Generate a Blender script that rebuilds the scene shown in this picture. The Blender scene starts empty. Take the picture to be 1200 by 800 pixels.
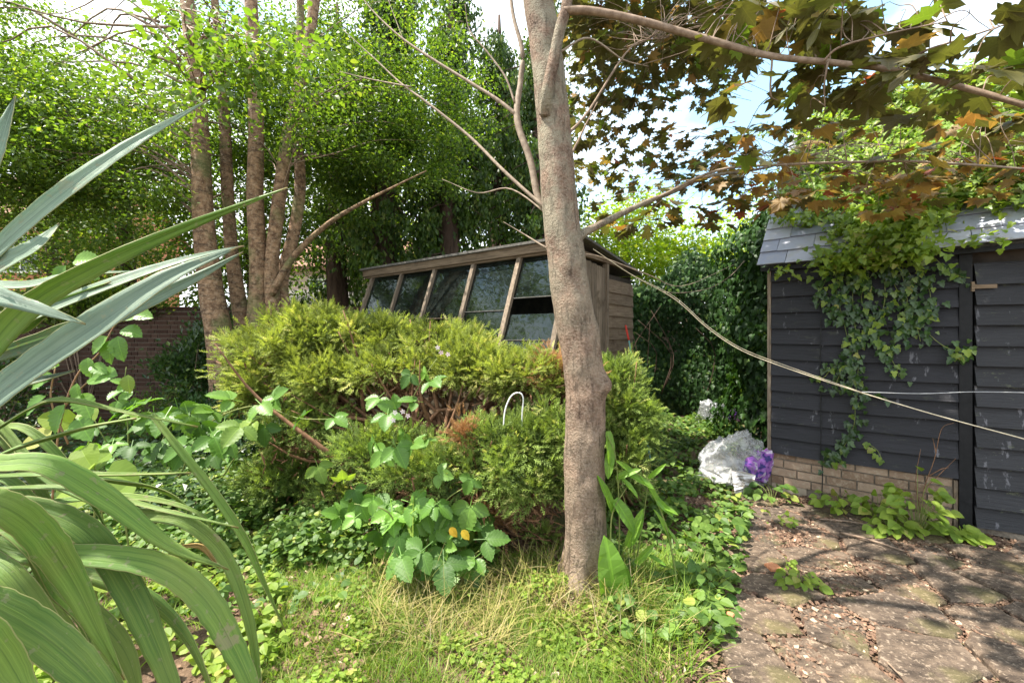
import bpy, math, random
import numpy as np
from mathutils import Vector, Matrix
R = math.radians
random.seed(7)
rng = np.random.default_rng(7)
scene = bpy.context.scene
col = scene.collection

# ------------------------------------------------------------------ camera
F = 500.0            # focal length in pixels of the 1200 px wide photograph
CH = 1.55            # eye height
HY = 393.0           # image row of the horizon
cd = bpy.data.cameras.new('camera')
cd.sensor_width = 36.0
cd.lens = F/1200*36.0
cd.shift_y = -(400-HY)/1200
cd.clip_start = 0.05
cd.clip_end = 500
cam = bpy.data.objects.new('camera', cd); col.objects.link(cam)
cam.location = (0, 0, CH); cam.rotation_euler = (R(90), 0, 0)
scene.camera = cam

def P(px, py, Z):
    return Vector(((px-600)/F*Z, Z, CH+(HY-py)/F*Z))

# ------------------------------------------------------------------ world and sun
SUN_EL, SUN_AZ = R(62), math.atan2(-0.95, -0.02)
w = bpy.data.worlds.new('World'); scene.world = w; w.use_nodes = True
nt = w.node_tree; nt.nodes.clear()
wo = nt.nodes.new('ShaderNodeOutputWorld'); bg = nt.nodes.new('ShaderNodeBackground')
sky = nt.nodes.new('ShaderNodeTexSky'); sky.sky_type = 'NISHITA'; sky.sun_disc = False
sky.sun_elevation = SUN_EL; sky.sun_rotation = SUN_AZ; sky.air_density = 1.0; sky.dust_density = 0.6
tc = nt.nodes.new('ShaderNodeTexCoord'); mp = nt.nodes.new('ShaderNodeMapping')
mp.inputs['Scale'].default_value = (1, 1, 2.2)
mp.inputs['Location'].default_value = (0.35, 0.1, 0.2)
ns = nt.nodes.new('ShaderNodeTexNoise'); ns.inputs['Scale'].default_value = 1.7
ns.inputs['Detail'].default_value = 7; ns.inputs['Roughness'].default_value = 0.55
rp = nt.nodes.new('ShaderNodeValToRGB')
rp.color_ramp.elements[0].position = 0.36; rp.color_ramp.elements[1].position = 0.56
mx = nt.nodes.new('ShaderNodeMix'); mx.data_type = 'RGBA'
mx.inputs['B'].default_value = (7.0, 7.2, 7.5, 1)
L = nt.links.new
L(tc.outputs['Generated'], mp.inputs['Vector']); L(mp.outputs['Vector'], ns.inputs['Vector'])
L(ns.outputs['Fac'], rp.inputs['Fac']); L(rp.outputs['Color'], mx.inputs['Factor'])
pl_ = nt.nodes.new('ShaderNodeMix'); pl_.data_type = 'RGBA'; pl_.inputs['Factor'].default_value = 0.38; pl_.inputs['B'].default_value = (3.6, 6.2, 7.4, 1)
L(sky.outputs['Color'], pl_.inputs['A']); L(pl_.outputs['Result'], mx.inputs['A']); L(mx.outputs['Result'], bg.inputs['Color'])
bg.inputs['Strength'].default_value = 0.125
L(bg.outputs['Background'], wo.inputs['Surface'])
sd = bpy.data.lights.new('sun', 'SUN'); sd.energy = 5.0; sd.angle = R(0.6); sd.color = (1.0, 0.94, 0.84)
sun = bpy.data.objects.new('sun', sd); col.objects.link(sun)
sv = Vector((math.sin(SUN_AZ)*math.cos(SUN_EL), math.cos(SUN_AZ)*math.cos(SUN_EL), math.sin(SUN_EL)))
sun.rotation_euler = sv.to_track_quat('Z', 'Y').to_euler(); sun.location = sv*30
scene.view_settings.view_transform = 'Standard'; scene.view_settings.look = 'None'
scene.view_settings.exposure = 1.5; scene.view_settings.gamma = 1
scene.render.engine = 'CYCLES'
scene.cycles.max_bounces = 7; scene.cycles.transparent_max_bounces = 12
scene.cycles.diffuse_bounces = 3; scene.cycles.transmission_bounces = 5

# ------------------------------------------------------------------ node helpers
class G:
    def __init__(s, name):
        s.m = bpy.data.materials.new(name); s.m.use_nodes = True
        s.t = s.m.node_tree; s.t.nodes.clear()
        s.out = s.t.nodes.new('ShaderNodeOutputMaterial')
    def n(s, typ, props=None, **ins):
        nd = s.t.nodes.new(typ)
        for k, v in (props or {}).items(): setattr(nd, k, v)
        for k, v in ins.items():
            key = int(k[1:]) if k[0] == '_' else k.replace('__', ' ')
            s.put(nd.inputs[key], v)
        return nd
    def put(s, sock, v):
        if isinstance(v, bpy.types.NodeSocket): s.t.links.new(v, sock)
        elif isinstance(v, (tuple, list)) and len(v) == 3 and sock.type == 'RGBA': sock.default_value = (*v, 1)
        else: sock.default_value = v
    def coord(s, which='Object', sc=(1, 1, 1)):
        c = s.n('ShaderNodeTexCoord').outputs[which]
        return s.n('ShaderNodeMapping', Vector=c, Scale=sc).outputs[0]
    def noise(s, vec, scale, detail=4, rough=0.6):
        return s.n('ShaderNodeTexNoise', Vector=vec, Scale=scale, Detail=detail, Roughness=rough).outputs['Fac']
    def ramp(s, fac, *stops):
        r = s.n('ShaderNodeValToRGB', Fac=fac); e = r.color_ramp.elements
        while len(e) < len(stops): e.new(0.5)
        for i, (p, c) in enumerate(stops):
            e[i].position = p; e[i].color = (*c, 1) if isinstance(c, (tuple, list)) else (c, c, c, 1)
        return r.outputs[0]
    def mix(s, f, a, b, mode='MIX'):
        nd = s.n('ShaderNodeMix', dict(data_type='RGBA', blend_type=mode))
        s.put(nd.inputs['Factor'], f); s.put(nd.inputs['A'], a); s.put(nd.inputs['B'], b)
        return nd.outputs['Result']
    def math(s, op, a, b=0.0, c=None):
        nd = s.n('ShaderNodeMath', dict(operation=op)); s.put(nd.inputs[0], a); s.put(nd.inputs[1], b)
        if c is not None: s.put(nd.inputs[2], c)
        return nd.outputs[0]
    def bump(s, h, strength=0.5, dist=0.01):
        return s.n('ShaderNodeBump', Height=h, Strength=strength, Distance=dist).outputs[0]
    def bsdf(s, color, rough=0.8, normal=None, spec=0.3, **kw):
        b = s.n('ShaderNodeBsdfPrincipled')
        s.put(b.inputs['Base Color'], color); s.put(b.inputs['Roughness'], rough)
        s.put(b.inputs['Specular IOR Level'], spec)
        if normal is not None: s.put(b.inputs['Normal'], normal)
        for k, v in kw.items(): s.put(b.inputs[k.replace('_', ' ')], v)
        return b.outputs[0]
    def end(s, sh):
        s.t.links.new(sh, s.out.inputs['Surface']); return s.m

def objrand(g):
    return g.n('ShaderNodeObjectInfo').outputs['Random']

def leaf_mat(name, ca, cb, cc=None, trans=0.42, rough=0.45, veins=0.0, spec=0.35, tcol=None, patch=1.1, vcol=1.35, norand=False):
    """ca..cb vary leaf by leaf, cc marks a few leaves; light passes through"""
    g = G(name)
    v = g.n('ShaderNodeAttribute', dict(attribute_name='v')).outputs['Fac']
    f = v if norand else g.math('FRACT', g.math('ADD', v, objrand(g)))
    c = g.mix(f, ca, cb)
    if cc:
        c = g.mix(g.math('GREATER_THAN', f, 0.93), c, cc)
    big = g.noise(g.n('ShaderNodeNewGeometry').outputs['Position'], patch, 2)
    c = g.mix(1.0, c, g.ramp(big, (0.3, 0.74), (0.7, 1.26)), 'MULTIPLY')
    nrm = None
    if veins > 0:
        uv = g.n('ShaderNodeSeparateXYZ', Vector=g.n('ShaderNodeTexCoord').outputs['UV'])
        ax = g.math('ABSOLUTE', g.math('SUBTRACT', uv.outputs[0], 0.5))
        mid = g.math('LESS_THAN', ax, 0.018)
        side = g.math('FRACT', g.math('MULTIPLY', g.math('SUBTRACT', uv.outputs[1], g.math('MULTIPLY', ax, 0.75)), 7.0))
        sv_ = g.ramp(side, (0.0, 1.0), (0.13, 0.0), (0.87, 0.0), (1.0, 1.0))
        vv = g.math('MAXIMUM', mid, g.math('MULTIPLY', sv_, 0.55))
        lighter = g.mix(1.0, c, (vcol, vcol, vcol*0.9), 'MULTIPLY')
        c = g.mix(g.math('MULTIPLY', vv, veins), c, lighter)
        nrm = g.bump(vv, 0.45, -0.002)
    b = g.bsdf(c, rough, nrm, spec)
    tcl = g.mix(1.0, c, tcol or (1.7, 1.75, 0.55), 'MULTIPLY')
    t = g.n('ShaderNodeBsdfTranslucent', Color=tcl)
    return g.end(g.n('ShaderNodeMixShader', Fac=trans, _1=b, _2=t.outputs[0]).outputs[0])

def plain(name, a, b, scale=20, rough=0.8, bump=0.3, dist=0.004, sc=(1, 1, 1), spec=0.25, rnd=0.0, detail=5):
    g = G(name); v = g.coord('Object', sc)
    n = g.noise(v, scale, detail, 0.65)
    c = g.mix(g.ramp(n, (0.3, 0.0), (0.7, 1.0)), a, b)
    if rnd:
        c = g.mix(1.0, c, g.ramp(objrand(g), (0, 1-rnd), (1, 1+rnd)), 'MULTIPLY')
    return g.end(g.bsdf(c, rough, g.bump(n, bump, dist), spec))

# ------------------------------------------------------------------ materials
MT = {}
g = G('maple_bark'); v = g.coord('Object'); vz = g.coord('Object', (1, 1, .16)); vh = g.coord('Object', (1, 1, 4))
zz_ = g.n('ShaderNodeSeparateXYZ', Vector=g.n('ShaderNodeTexCoord').outputs['Object']).outputs[2]
crack = g.noise(vz, 34, 6, 0.75); mott = g.noise(v, 9, 6, 0.7); fine = g.noise(v, 75, 4, 0.7); ring_ = g.noise(vh, 5, 4, .7)
c = g.mix(g.ramp(mott, (0.34, 0), (0.62, 1)), (0.085, 0.052, 0.036), (0.27, 0.185, 0.13))
c = g.mix(g.ramp(fine, (0.46, .0), (0.60, .55)), c, (0.36, 0.27, 0.205))
c = g.mix(g.ramp(crack, (0.33, .6), (0.40, 0)), c, (0.06, 0.035, 0.025))
c = g.mix(g.ramp(ring_, (0.64, 0), (0.68, .4)), c, (0.09, 0.055, 0.04))
lic = g.math('MULTIPLY', g.ramp(g.noise(v, 5, 6, 0.7), (0.40, 0), (0.56, .75)), g.ramp(g.math('MULTIPLY', zz_, .25), (0.30, 0.25), (0.62, 1)))
c = g.mix(lic, c, (0.30, 0.28, 0.205))
h_ = g.math('ADD', g.math('MULTIPLY', g.ramp(crack, (.32, 0), (.44, 1)), .5), g.math('ADD', g.math('MULTIPLY', fine, .9), g.math('MULTIPLY', mott, 1.6)))
MT['maple_bark'] = g.end(g.bsdf(c, 0.85, g.bump(h_, 1.0, 0.02), 0.2))
MT['twig_bark'] = plain('twig_bark', (0.13, 0.085, 0.055), (0.30, 0.22, 0.16), 30, 0.8, 0.5, 0.004)
MT['pale_twig'] = plain('pale_twig', (0.15, 0.11, 0.08), (0.34, 0.27, 0.20), 30, 0.8, 0.5, 0.004)
g = G('lenticel_bark'); v = g.coord('Object', (1, 1, 1)); vb = g.coord('Object', (1, 1, 5))
band = g.noise(vb, 3.6, 4, 0.7)
c = g.mix(g.ramp(g.noise(v, 14, 5), (0.35, 0), (0.65, 1)), (0.10, 0.055, 0.030), (0.32, 0.20, 0.115))
c = g.mix(g.ramp(band, (0.53, 0), (0.60, .7)), c, (0.045, 0.028, 0.018))
c = g.mix(g.ramp(g.noise(v, 26, 5, .75), (0.50, 0), (0.62, .5)), c, (0.40, 0.30, 0.20))
c = g.mix(g.ramp(g.noise(v, 2.2, 3), (0.54, 0), (0.68, 0.6)), c, (0.10, 0.13, 0.04))
MT['lenticel_bark'] = g.end(g.bsdf(c, 0.8, g.bump(g.math('ADD', band, g.noise(v, 40, 3)), 0.8, 0.02), 0.25))
MT['dark_bark'] = plain('dark_bark', (0.035, 0.022, 0.015), (0.11, 0.07, 0.05), 12, 0.9, 0.9, 0.03, (1, 1, 0.25))
MT['dead_twig'] = plain('dead_twig', (0.12, 0.06, 0.032), (0.27, 0.15, 0.085), 25, 0.9, 0.4)

MT['canopy_leaf'] = leaf_mat('canopy_leaf', (0.045, 0.09, 0.016), (0.13, 0.20, 0.032), (0.22, 0.27, 0.05), 0.5, patch=1.6)
MT['canopy_leaf_light'] = leaf_mat('canopy_leaf_light', (0.075, 0.14, 0.022), (0.14, 0.21, 0.03), (0.2, 0.25, 0.05), 0.42)
MT['far_leaf'] = leaf_mat('far_leaf', (0.035, 0.075, 0.015), (0.09, 0.14, 0.025), (0.18, 0.25, 0.03), 0.45)
MT['lime_leaf'] = leaf_mat('lime_leaf', (0.13, 0.22, 0.02), (0.27, 0.33, 0.03), (0.36, 0.38, 0.05), 0.5)
MT['cypress_leaf'] = leaf_mat('cypress_leaf', (0.030, 0.066, 0.013), (0.085, 0.14, 0.022), (0.15, 0.19, 0.04), 0.4)
MT['maple_leaf'] = leaf_mat('maple_leaf', (0.085, 0.068, 0.030), (0.115, 0.108, 0.032), (0.14, 0.19, 0.03), 0.34, 0.5, 0.6, 0.3, (1.2, 1.4, 0.55))
MT['maple_leaf_red'] = leaf_mat('maple_leaf_red', (0.25, 0.14, 0.055), (0.22, 0.18, 0.055), (0.24, 0.07, 0.04), 0.38, 0.5, 0.6, 0.3, (1.5, 1.3, 0.6))
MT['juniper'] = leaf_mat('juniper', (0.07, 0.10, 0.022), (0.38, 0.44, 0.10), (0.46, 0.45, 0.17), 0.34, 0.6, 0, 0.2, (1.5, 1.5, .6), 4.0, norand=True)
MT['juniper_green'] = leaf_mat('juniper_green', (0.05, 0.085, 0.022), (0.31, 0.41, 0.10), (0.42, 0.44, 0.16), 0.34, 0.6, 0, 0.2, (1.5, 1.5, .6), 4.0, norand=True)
MT['juniper_dead'] = leaf_mat('juniper_dead', (0.28, 0.14, 0.06), (0.42, 0.26, 0.13), None, 0.3, 0.8, 0, 0.1, (1.3, 1.1, 0.8))
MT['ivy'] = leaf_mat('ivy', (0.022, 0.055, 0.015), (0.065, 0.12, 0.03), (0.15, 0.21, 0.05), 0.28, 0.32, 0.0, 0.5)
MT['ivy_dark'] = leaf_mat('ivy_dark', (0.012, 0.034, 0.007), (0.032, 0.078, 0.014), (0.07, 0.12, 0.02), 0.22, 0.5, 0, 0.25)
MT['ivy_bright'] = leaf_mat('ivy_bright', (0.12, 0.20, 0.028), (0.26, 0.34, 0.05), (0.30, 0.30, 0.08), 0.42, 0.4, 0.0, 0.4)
MT['bramble_leaf'] = leaf_mat('bramble_leaf', (0.085, 0.18, 0.028), (0.15, 0.27, 0.045), (0.19, 0.27, 0.05), 0.34, 0.42, 1.0, 0.35)
MT['bramble_leaf_dark'] = leaf_mat('bramble_leaf_dark', (0.045, 0.105, 0.018), (0.085, 0.17, 0.03), (0.14, 0.22, 0.04), 0.38, 0.5, 0.9, 0.3)
MT['ground_leaf'] = leaf_mat('ground_leaf', (0.055, 0.115, 0.022), (0.14, 0.22, 0.04), (0.25, 0.29, 0.06), 0.35, 0.5, 0, 0.3, None, 2.0)
MT['ground_leaf_lime'] = leaf_mat('ground_leaf_lime', (0.13, 0.21, 0.028), (0.23, 0.30, 0.045), (0.30, 0.31, 0.08), 0.4, 0.5, 0.5, 0.3, None, 2.0)
MT['yellow_leaf'] = leaf_mat('yellow_leaf', (0.50, 0.30, 0.02), (0.55, 0.38, 0.03), None, 0.4, 0.5, 0.4)
MT['dock_leaf'] = leaf_mat('dock_leaf', (0.13, 0.26, 0.03), (0.17, 0.30, 0.04), None, 0.42, 0.45, 0.9)
MT['grass'] = leaf_mat('grass', (0.10, 0.19, 0.025), (0.21, 0.28, 0.04), (0.40, 0.33, 0.15), 0.4, 0.5, 0, 0.25, None, 2.6)
MT['straw'] = leaf_mat('straw', (0.34, 0.27, 0.12), (0.27, 0.27, 0.07), (0.40, 0.34, 0.20), 0.3, 0.7, 0, 0.2, (1.2, 1.2, 0.8))
MT['litter'] = leaf_mat('litter', (0.09, 0.05, 0.034), (0.27, 0.175, 0.115), (0.42, 0.33, 0.23), 0.1, 0.8, 0, 0.2, (1, .9, .7), 3.0)
MT['petal'] = leaf_mat('petal', (0.75, 0.55, 0.62), (0.85, 0.75, 0.78), None, 0.35, 0.6, 0, 0.2, (1.1, 1, 1))
MT['green_stem'] = plain('green_stem', (0.10, 0.16, 0.035), (0.22, 0.22, 0.07), 30, 0.6)
MT['red_stem'] = plain('red_stem', (0.22, 0.10, 0.06), (0.30, 0.20, 0.10), 30, 0.6)

def blade_mat(name, ca, cb, wear):
    g = G(name)
    uv = g.n('ShaderNodeTexCoord').outputs['UV']
    s1 = g.noise(g.n('ShaderNodeMapping', Vector=uv, Scale=(7, 0.25, 1)).outputs[0], 2.2, 5, 0.6)
    s2 = g.noise(g.n('ShaderNodeMapping', Vector=uv, Scale=(60, 0.5, 1)).outputs[0], 2.0, 2, 0.5)
    c = g.mix(g.ramp(s1, (0.30, 0), (0.70, 1)), ca, cb)
    c = g.mix(1.0, c, g.ramp(objrand(g), (0, 0.78), (1, 1.18)), 'MULTIPLY')
    c = g.mix(g.ramp(s2, (0.60, 0), (0.72, 0.35)), c, tuple(min(1, x*1.9) for x in cb))
    ob = g.coord('Object')
    pt = g.noise(ob, 7.5, 5, 0.7); spk = g.noise(ob, 60, 3, .6)
    tipf = g.math('ADD', g.n('ShaderNodeAttribute', dict(attribute_name='v')).outputs['Fac'], g.math('MULTIPLY', spk, .03))
    c = g.mix(g.ramp(tipf, (0.975, 0), (0.995, .8)), c, (0.30, 0.20, 0.08))
    c = g.mix(g.ramp(spk, (0.62, 0), (0.68, .55)), c, (0.26, 0.24, 0.14))
    c = g.mix(g.ramp(g.noise(ob, 3.2, 3, .6), (0.42, 0), (0.66, .45)), c, (0.27, 0.31, 0.07) if ca[2] < .1 else (0.30, 0.38, 0.27))
    c = g.mix(g.ramp(pt, (0.615, 0), (0.64, wear)), c, (0.30, 0.24, 0.15))
    ux = g.n('ShaderNodeSeparateXYZ', Vector=uv).outputs[0]
    ed = g.math('ABSOLUTE', g.math('SUBTRACT', ux, 0.5))
    c = g.mix(g.ramp(ed, (0.485, 0), (0.497, 0.7)), c, (0.36, 0.33, 0.14))
    c = g.mix(g.ramp(ed, (0.0, 0.55), (0.035, 0)), c, tuple(x*0.5 for x in ca))
    h = g.math('ADD', g.math('MULTIPLY', s1, 1.0), g.math('MULTIPLY', s2, 0.5))
    b = g.bsdf(c, g.ramp(pt, (0.4, 0.42), (0.62, 0.7)), g.bump(g.math('ADD', h, g.math('MULTIPLY', g.noise(ob, 9, 3), 1.2)), 0.45, 0.006), 0.5)
    t = g.n('ShaderNodeBsdfTranslucent', Color=g.mix(1.0, c, (1.3, 1.7, 0.5), 'MULTIPLY'))
    return g.end(g.n('ShaderNodeMixShader', Fac=0.22, _1=b, _2=t.outputs[0]).outputs[0])
MT['blade_blue'] = blade_mat('blade_blue', (0.12, 0.19, 0.13), (0.25, 0.33, 0.23), 0.25)
MT['blade_green'] = blade_mat('blade_green', (0.075, 0.17, 0.022), (0.19, 0.30, 0.05), 0.6)
MT['blade_dead'] = blade_mat('blade_dead', (0.35, 0.18, 0.05), (0.45, 0.28, 0.10), 0.7)

# soil
g = G('soil'); v = g.coord('Object')
n1 = g.noise(v, 1.6, 5, 0.6); n2 = g.noise(v, 24, 6, 0.7); n3 = g.noise(v, 75, 3, 0.6)
c = g.mix(g.ramp(n2, (0.35, 0), (0.65, 1)), (0.075, 0.045, 0.03), (0.21, 0.14, 0.09))
c = g.mix(g.ramp(n1, (0.50, 0), (0.62, 0.6)), c, (0.07, 0.10, 0.025))
c = g.mix(g.ramp(n3, (0.6, 0), (0.7, 0.55)), c, (0.33, 0.24, 0.16))
MT['soil'] = g.end(g.bsdf(c, 0.95, g.bump(g.math('ADD', n2, g.math('MULTIPLY', n3, 0.5)), 1.0, 0.03), 0.15))
# paving stone
g = G('paving_stone'); v = g.coord('Object', (1, 1, 1))
vs = g.n('ShaderNodeMapping', Vector=g.n('ShaderNodeTexCoord').outputs['Object'], Rotation=(0, 0, R(-35)), Scale=(1, 3.2, 1)).outputs[0]
n1 = g.noise(vs, 5, 6, 0.7); n2 = g.noise(v, 38, 5, 0.7); n3 = g.noise(v, 2.3, 4, 0.6)
c = g.mix(g.ramp(n1, (0.36, 0), (0.62, 1)), (0.045, 0.034, 0.026), (0.165, 0.125, 0.092))
c = g.mix(g.ramp(n2, (0.54, 0), (0.62, 0.7)), c, (0.36, 0.29, 0.22))
n4 = g.noise(v, 17, 6, 0.75); c = g.mix(g.ramp(n4, (0.52, 0), (0.60, 0.65)), c, (0.075, 0.055, 0.042))
c = g.mix(g.ramp(n3, (0.55, 0), (0.62, 0.5)), c, (0.13, 0.12, 0.045))
c = g.mix(1.0, c, g.ramp(objrand(g), (0, (0.80, 0.80, 0.82)), (1, (1.2, 1.13, 1.05))), 'MULTIPLY')
MT['paving_stone'] = g.end(g.bsdf(c, 0.82, g.bump(g.math('ADD', n1, g.math('MULTIPLY', n2, 0.8)), 1.0, 0.020), 0.25))
# black weatherboard
def board_mat(name, base, hi, green):
    g = G(name)
    tcn = g.n('ShaderNodeTexCoord').outputs['Object']
    off = g.n('ShaderNodeVectorMath', dict(operation='ADD'), _0=tcn)
    rr = objrand(g); g.t.links.new(g.n('ShaderNodeCombineXYZ', X=g.math('MULTIPLY', rr, 40), Y=rr, Z=g.math('MULTIPLY', rr, 17)).outputs[0], off.inputs[1])
    o = off.outputs[0]
    gr = g.noise(g.n('ShaderNodeMapping', Vector=o, Scale=(1.6, 8, 34)).outputs[0], 3.2, 6, 0.7)
    sp = g.noise(g.n('ShaderNodeMapping', Vector=o, Scale=(2.2, 2.2, 5)).outputs[0], 3.0, 5, 0.75)
    st = g.noise(g.n('ShaderNodeMapping', Vector=o, Scale=(4.5, 2, 1.6)).outputs[0], 2.6, 4, 0.7)
    c = g.mix(g.ramp(gr, (0.35, 0), (0.7, 1)), base, hi)
    c = g.mix(g.ramp(st, (0.62, 0), (0.68, 0.7)), c, (0.17, 0.165, 0.18))
    c = g.mix(g.ramp(sp, (0.60, 0), (0.66, green)), c, (0.12, 0.13, 0.07))
    c = g.mix(1.0, c, g.ramp(rr, (0, 0.8), (1, 1.25)), 'MULTIPLY')
    return g.end(g.bsdf(c, g.ramp(gr, (0.3, 0.5), (0.7, 0.72)), g.bump(gr, 0.9, 0.006), 0.4))
MT['black_board'] = board_mat('black_board', (0.006, 0.006, 0.008), (0.026, 0.025, 0.031), 0.15)
MT['door_board'] = board_mat('door_board', (0.009, 0.009, 0.011), (0.036, 0.036, 0.039), 0.6)
MT['black_trim'] = plain('black_trim', (0.006, 0.006, 0.007), (0.016, 0.016, 0.017), 20, 0.6, 0.4)
def wood_mat(name, a, b, dark, ax=2):
    g = G(name); rr = objrand(g)
    tcn = g.n('ShaderNodeTexCoord').outputs['Object']
    off = g.n('ShaderNodeVectorMath', dict(operation='ADD'), _0=tcn)
    g.t.links.new(g.n('ShaderNodeCombineXYZ', X=g.math('MULTIPLY', rr, 30), Y=rr, Z=rr).outputs[0], off.inputs[1])
    sc = [26, 26, 26]; sc[ax] = 1.6
    gr = g.noise(g.n('ShaderNodeMapping', Vector=off.outputs[0], Scale=sc).outputs[0], 2.5, 6, 0.7)
    pt = g.noise(off.outputs[0], 6, 4, 0.6)
    c = g.mix(g.ramp(gr, (0.35, 0), (0.65, 1)), a, b)
    c = g.mix(g.ramp(pt, (0.55, 0), (0.7, 0.7)), c, dark)
    c = g.mix(1.0, c, g.ramp(rr, (0, 0.8), (1, 1.2)), 'MULTIPLY')
    return g.end(g.bsdf(c, 0.85, g.bump(gr, 0.8, 0.006), 0.2))
MT['old_wood_z'] = wood_mat('old_wood_z', (0.11, 0.085, 0.06), (0.27, 0.21, 0.155), (0.07, 0.05, 0.03), 2)
MT['old_wood_x'] = wood_mat('old_wood_x', (0.09, 0.065, 0.042), (0.22, 0.16, 0.105), (0.08, 0.055, 0.035), 0)
MT['old_wood_y'] = wood_mat('old_wood_y', (0.13, 0.09, 0.06), (0.24, 0.18, 0.125), (0.10, 0.06, 0.04), 1)
# slate
g = G('slate'); v = g.coord('Object', (1, 1, 1)); rr = objrand(g)
n1 = g.noise(v, 9, 5, 0.65); n2 = g.noise(v, 45, 4, 0.6)
c = g.mix(g.ramp(rr, (0, 0), (1, 1)), (0.24, 0.26, 0.33), (0.40, 0.41, 0.46))
c = g.mix(g.ramp(n1, (0.5, 0), (0.68, 0.6)), c, (0.33, 0.31, 0.27))
MT['slate'] = g.end(g.bsdf(c, 0.5, g.bump(g.math('ADD', n1, g.math('MULTIPLY', n2, 0.4)), 0.5, 0.006), 0.45))
def brick_mat(name, a, b, stain):
    g = G(name); rr = objrand(g); v = g.coord('Object')
    at = g.n('ShaderNodeAttribute', dict(attribute_name='v')).outputs['Fac']
    f = g.math('FRACT', g.math('ADD', rr, at))
    n1 = g.noise(v, 30, 5, 0.7); n2 = g.noise(v, 5, 3)
    c = g.mix(f, a, b)
    c = g.mix(g.ramp(n1, (0.5, 0), (0.68, 0.6)), c, stain)
    c = g.mix(g.ramp(n2, (0.56, 0), (0.66, 0.5)), c, tuple(x*0.55 for x in b))
    return g.end(g.bsdf(c, 0.92, g.bump(n1, 0.8, 0.008), 0.15))
MT['yard_brick'] = brick_mat('yard_brick', (0.20, 0.13, 0.085), (0.38, 0.27, 0.19), (0.46, 0.38, 0.28))
MT['wall_brick'] = brick_mat('wall_brick', (0.045, 0.024, 0.018), (0.085, 0.05, 0.036), (0.08, 0.065, 0.045))
MT['orange_brick'] = plain('orange_brick', (0.42, 0.17, 0.09), (0.55, 0.27, 0.15), 60, 0.85, 0.4, 0.004, (1, 1, 1), 0.2, 0.2)
MT['mortar'] = plain('mortar', (0.12, 0.10, 0.08), (0.30, 0.25, 0.19), 40, 0.95, 0.6, 0.006)
MT['render'] = plain('render', (0.34, 0.27, 0.20), (0.45, 0.37, 0.28), 9, 0.95, 0.6, 0.006)
MT['pale_wall'] = plain('pale_wall', (0.50, 0.60, 0.48), (0.62, 0.70, 0.58), 5, 0.7, 0.1)
MT['pink_wall'] = plain('pink_wall', (0.62, 0.45, 0.40), (0.70, 0.55, 0.50), 5, 0.8, 0.1)
MT['white_paint'] = plain('white_paint', (0.72, 0.72, 0.68), (0.8, 0.8, 0.78), 8, 0.5, 0.1)
MT['tile'] = plain('tile', (0.20, 0.10, 0.07), (0.30, 0.16, 0.11), 15, 0.85, 0.5, 0.01)
MT['felt'] = plain('felt', (0.07, 0.065, 0.06), (0.16, 0.15, 0.13), 30, 0.9, 0.6, 0.006)
MT['inside'] = plain('inside', (0.03, 0.025, 0.02), (0.07, 0.055, 0.045), 10, 0.9)
MT['teal_plastic'] = plain('teal_plastic', (0.12, 0.28, 0.26), (0.18, 0.36, 0.33), 8, 0.5, 0.1)
MT['terracotta'] = plain('terracotta', (0.45, 0.17, 0.08), (0.58, 0.27, 0.14), 30, 0.85, 0.5, 0.004)
MT['rope'] = plain('rope', (0.50, 0.42, 0.28), (0.70, 0.62, 0.46), 120, 0.8, 0.8, 0.002)
MT['wire'] = plain('wire', (0.35, 0.36, 0.37), (0.5, 0.5, 0.5), 30, 0.45, 0.1)
MT['black_cable'] = plain('black_cable', (0.01, 0.01, 0.01), (0.025, 0.025, 0.025), 30, 0.5, 0.1)
MT['white_metal'] = plain('white_metal', (0.65, 0.65, 0.66), (0.8, 0.8, 0.8), 30, 0.35, 0.1, spec=0.6)
MT['red_paint'] = plain('red_paint', (0.45, 0.03, 0.02), (0.5, 0.05, 0.03), 30, 0.5, 0.1)
MT['yellow_plastic'] = plain('yellow_plastic', (0.40, 0.45, 0.04), (0.50, 0.50, 0.06), 30, 0.5, 0.1)
# glass: grimy old pane
g = G('old_glass'); v = g.coord('Object')
dirt = g.noise(v, 5, 6, 0.7)
gl = g.n('ShaderNodeBsdfGlossy', Color=(0.9, 0.95, 0.93), Roughness=0.04, Normal=g.bump(g.noise(v, 3, 2), 0.15, 0.02))
tr = g.n('ShaderNodeBsdfTransparent', Color=(0.40, 0.47, 0.44))
fr = g.ramp(g.n('ShaderNodeLayerWeight', Blend=0.5).outputs['Facing'], (0.0, 0.05), (0.55, 0.10), (1.0, 0.8))
s1 = g.n('ShaderNodeMixShader', Fac=fr, _1=tr.outputs[0], _2=gl.outputs[0])
df = g.n('ShaderNodeBsdfDiffuse', Color=(0.035, 0.045, 0.04))
s2 = g.n('ShaderNodeMixShader', Fac=g.ramp(dirt, (0.42, 0.10), (0.75, 0.5)), _1=s1.outputs[0], _2=df.outputs[0])
MT['old_glass'] = g.end(s2.outputs[0])
g = G('window_glass')
MT['window_glass'] = g.end(g.bsdf((0.06, 0.08, 0.09), 0.08, None, 0.6))
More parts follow.
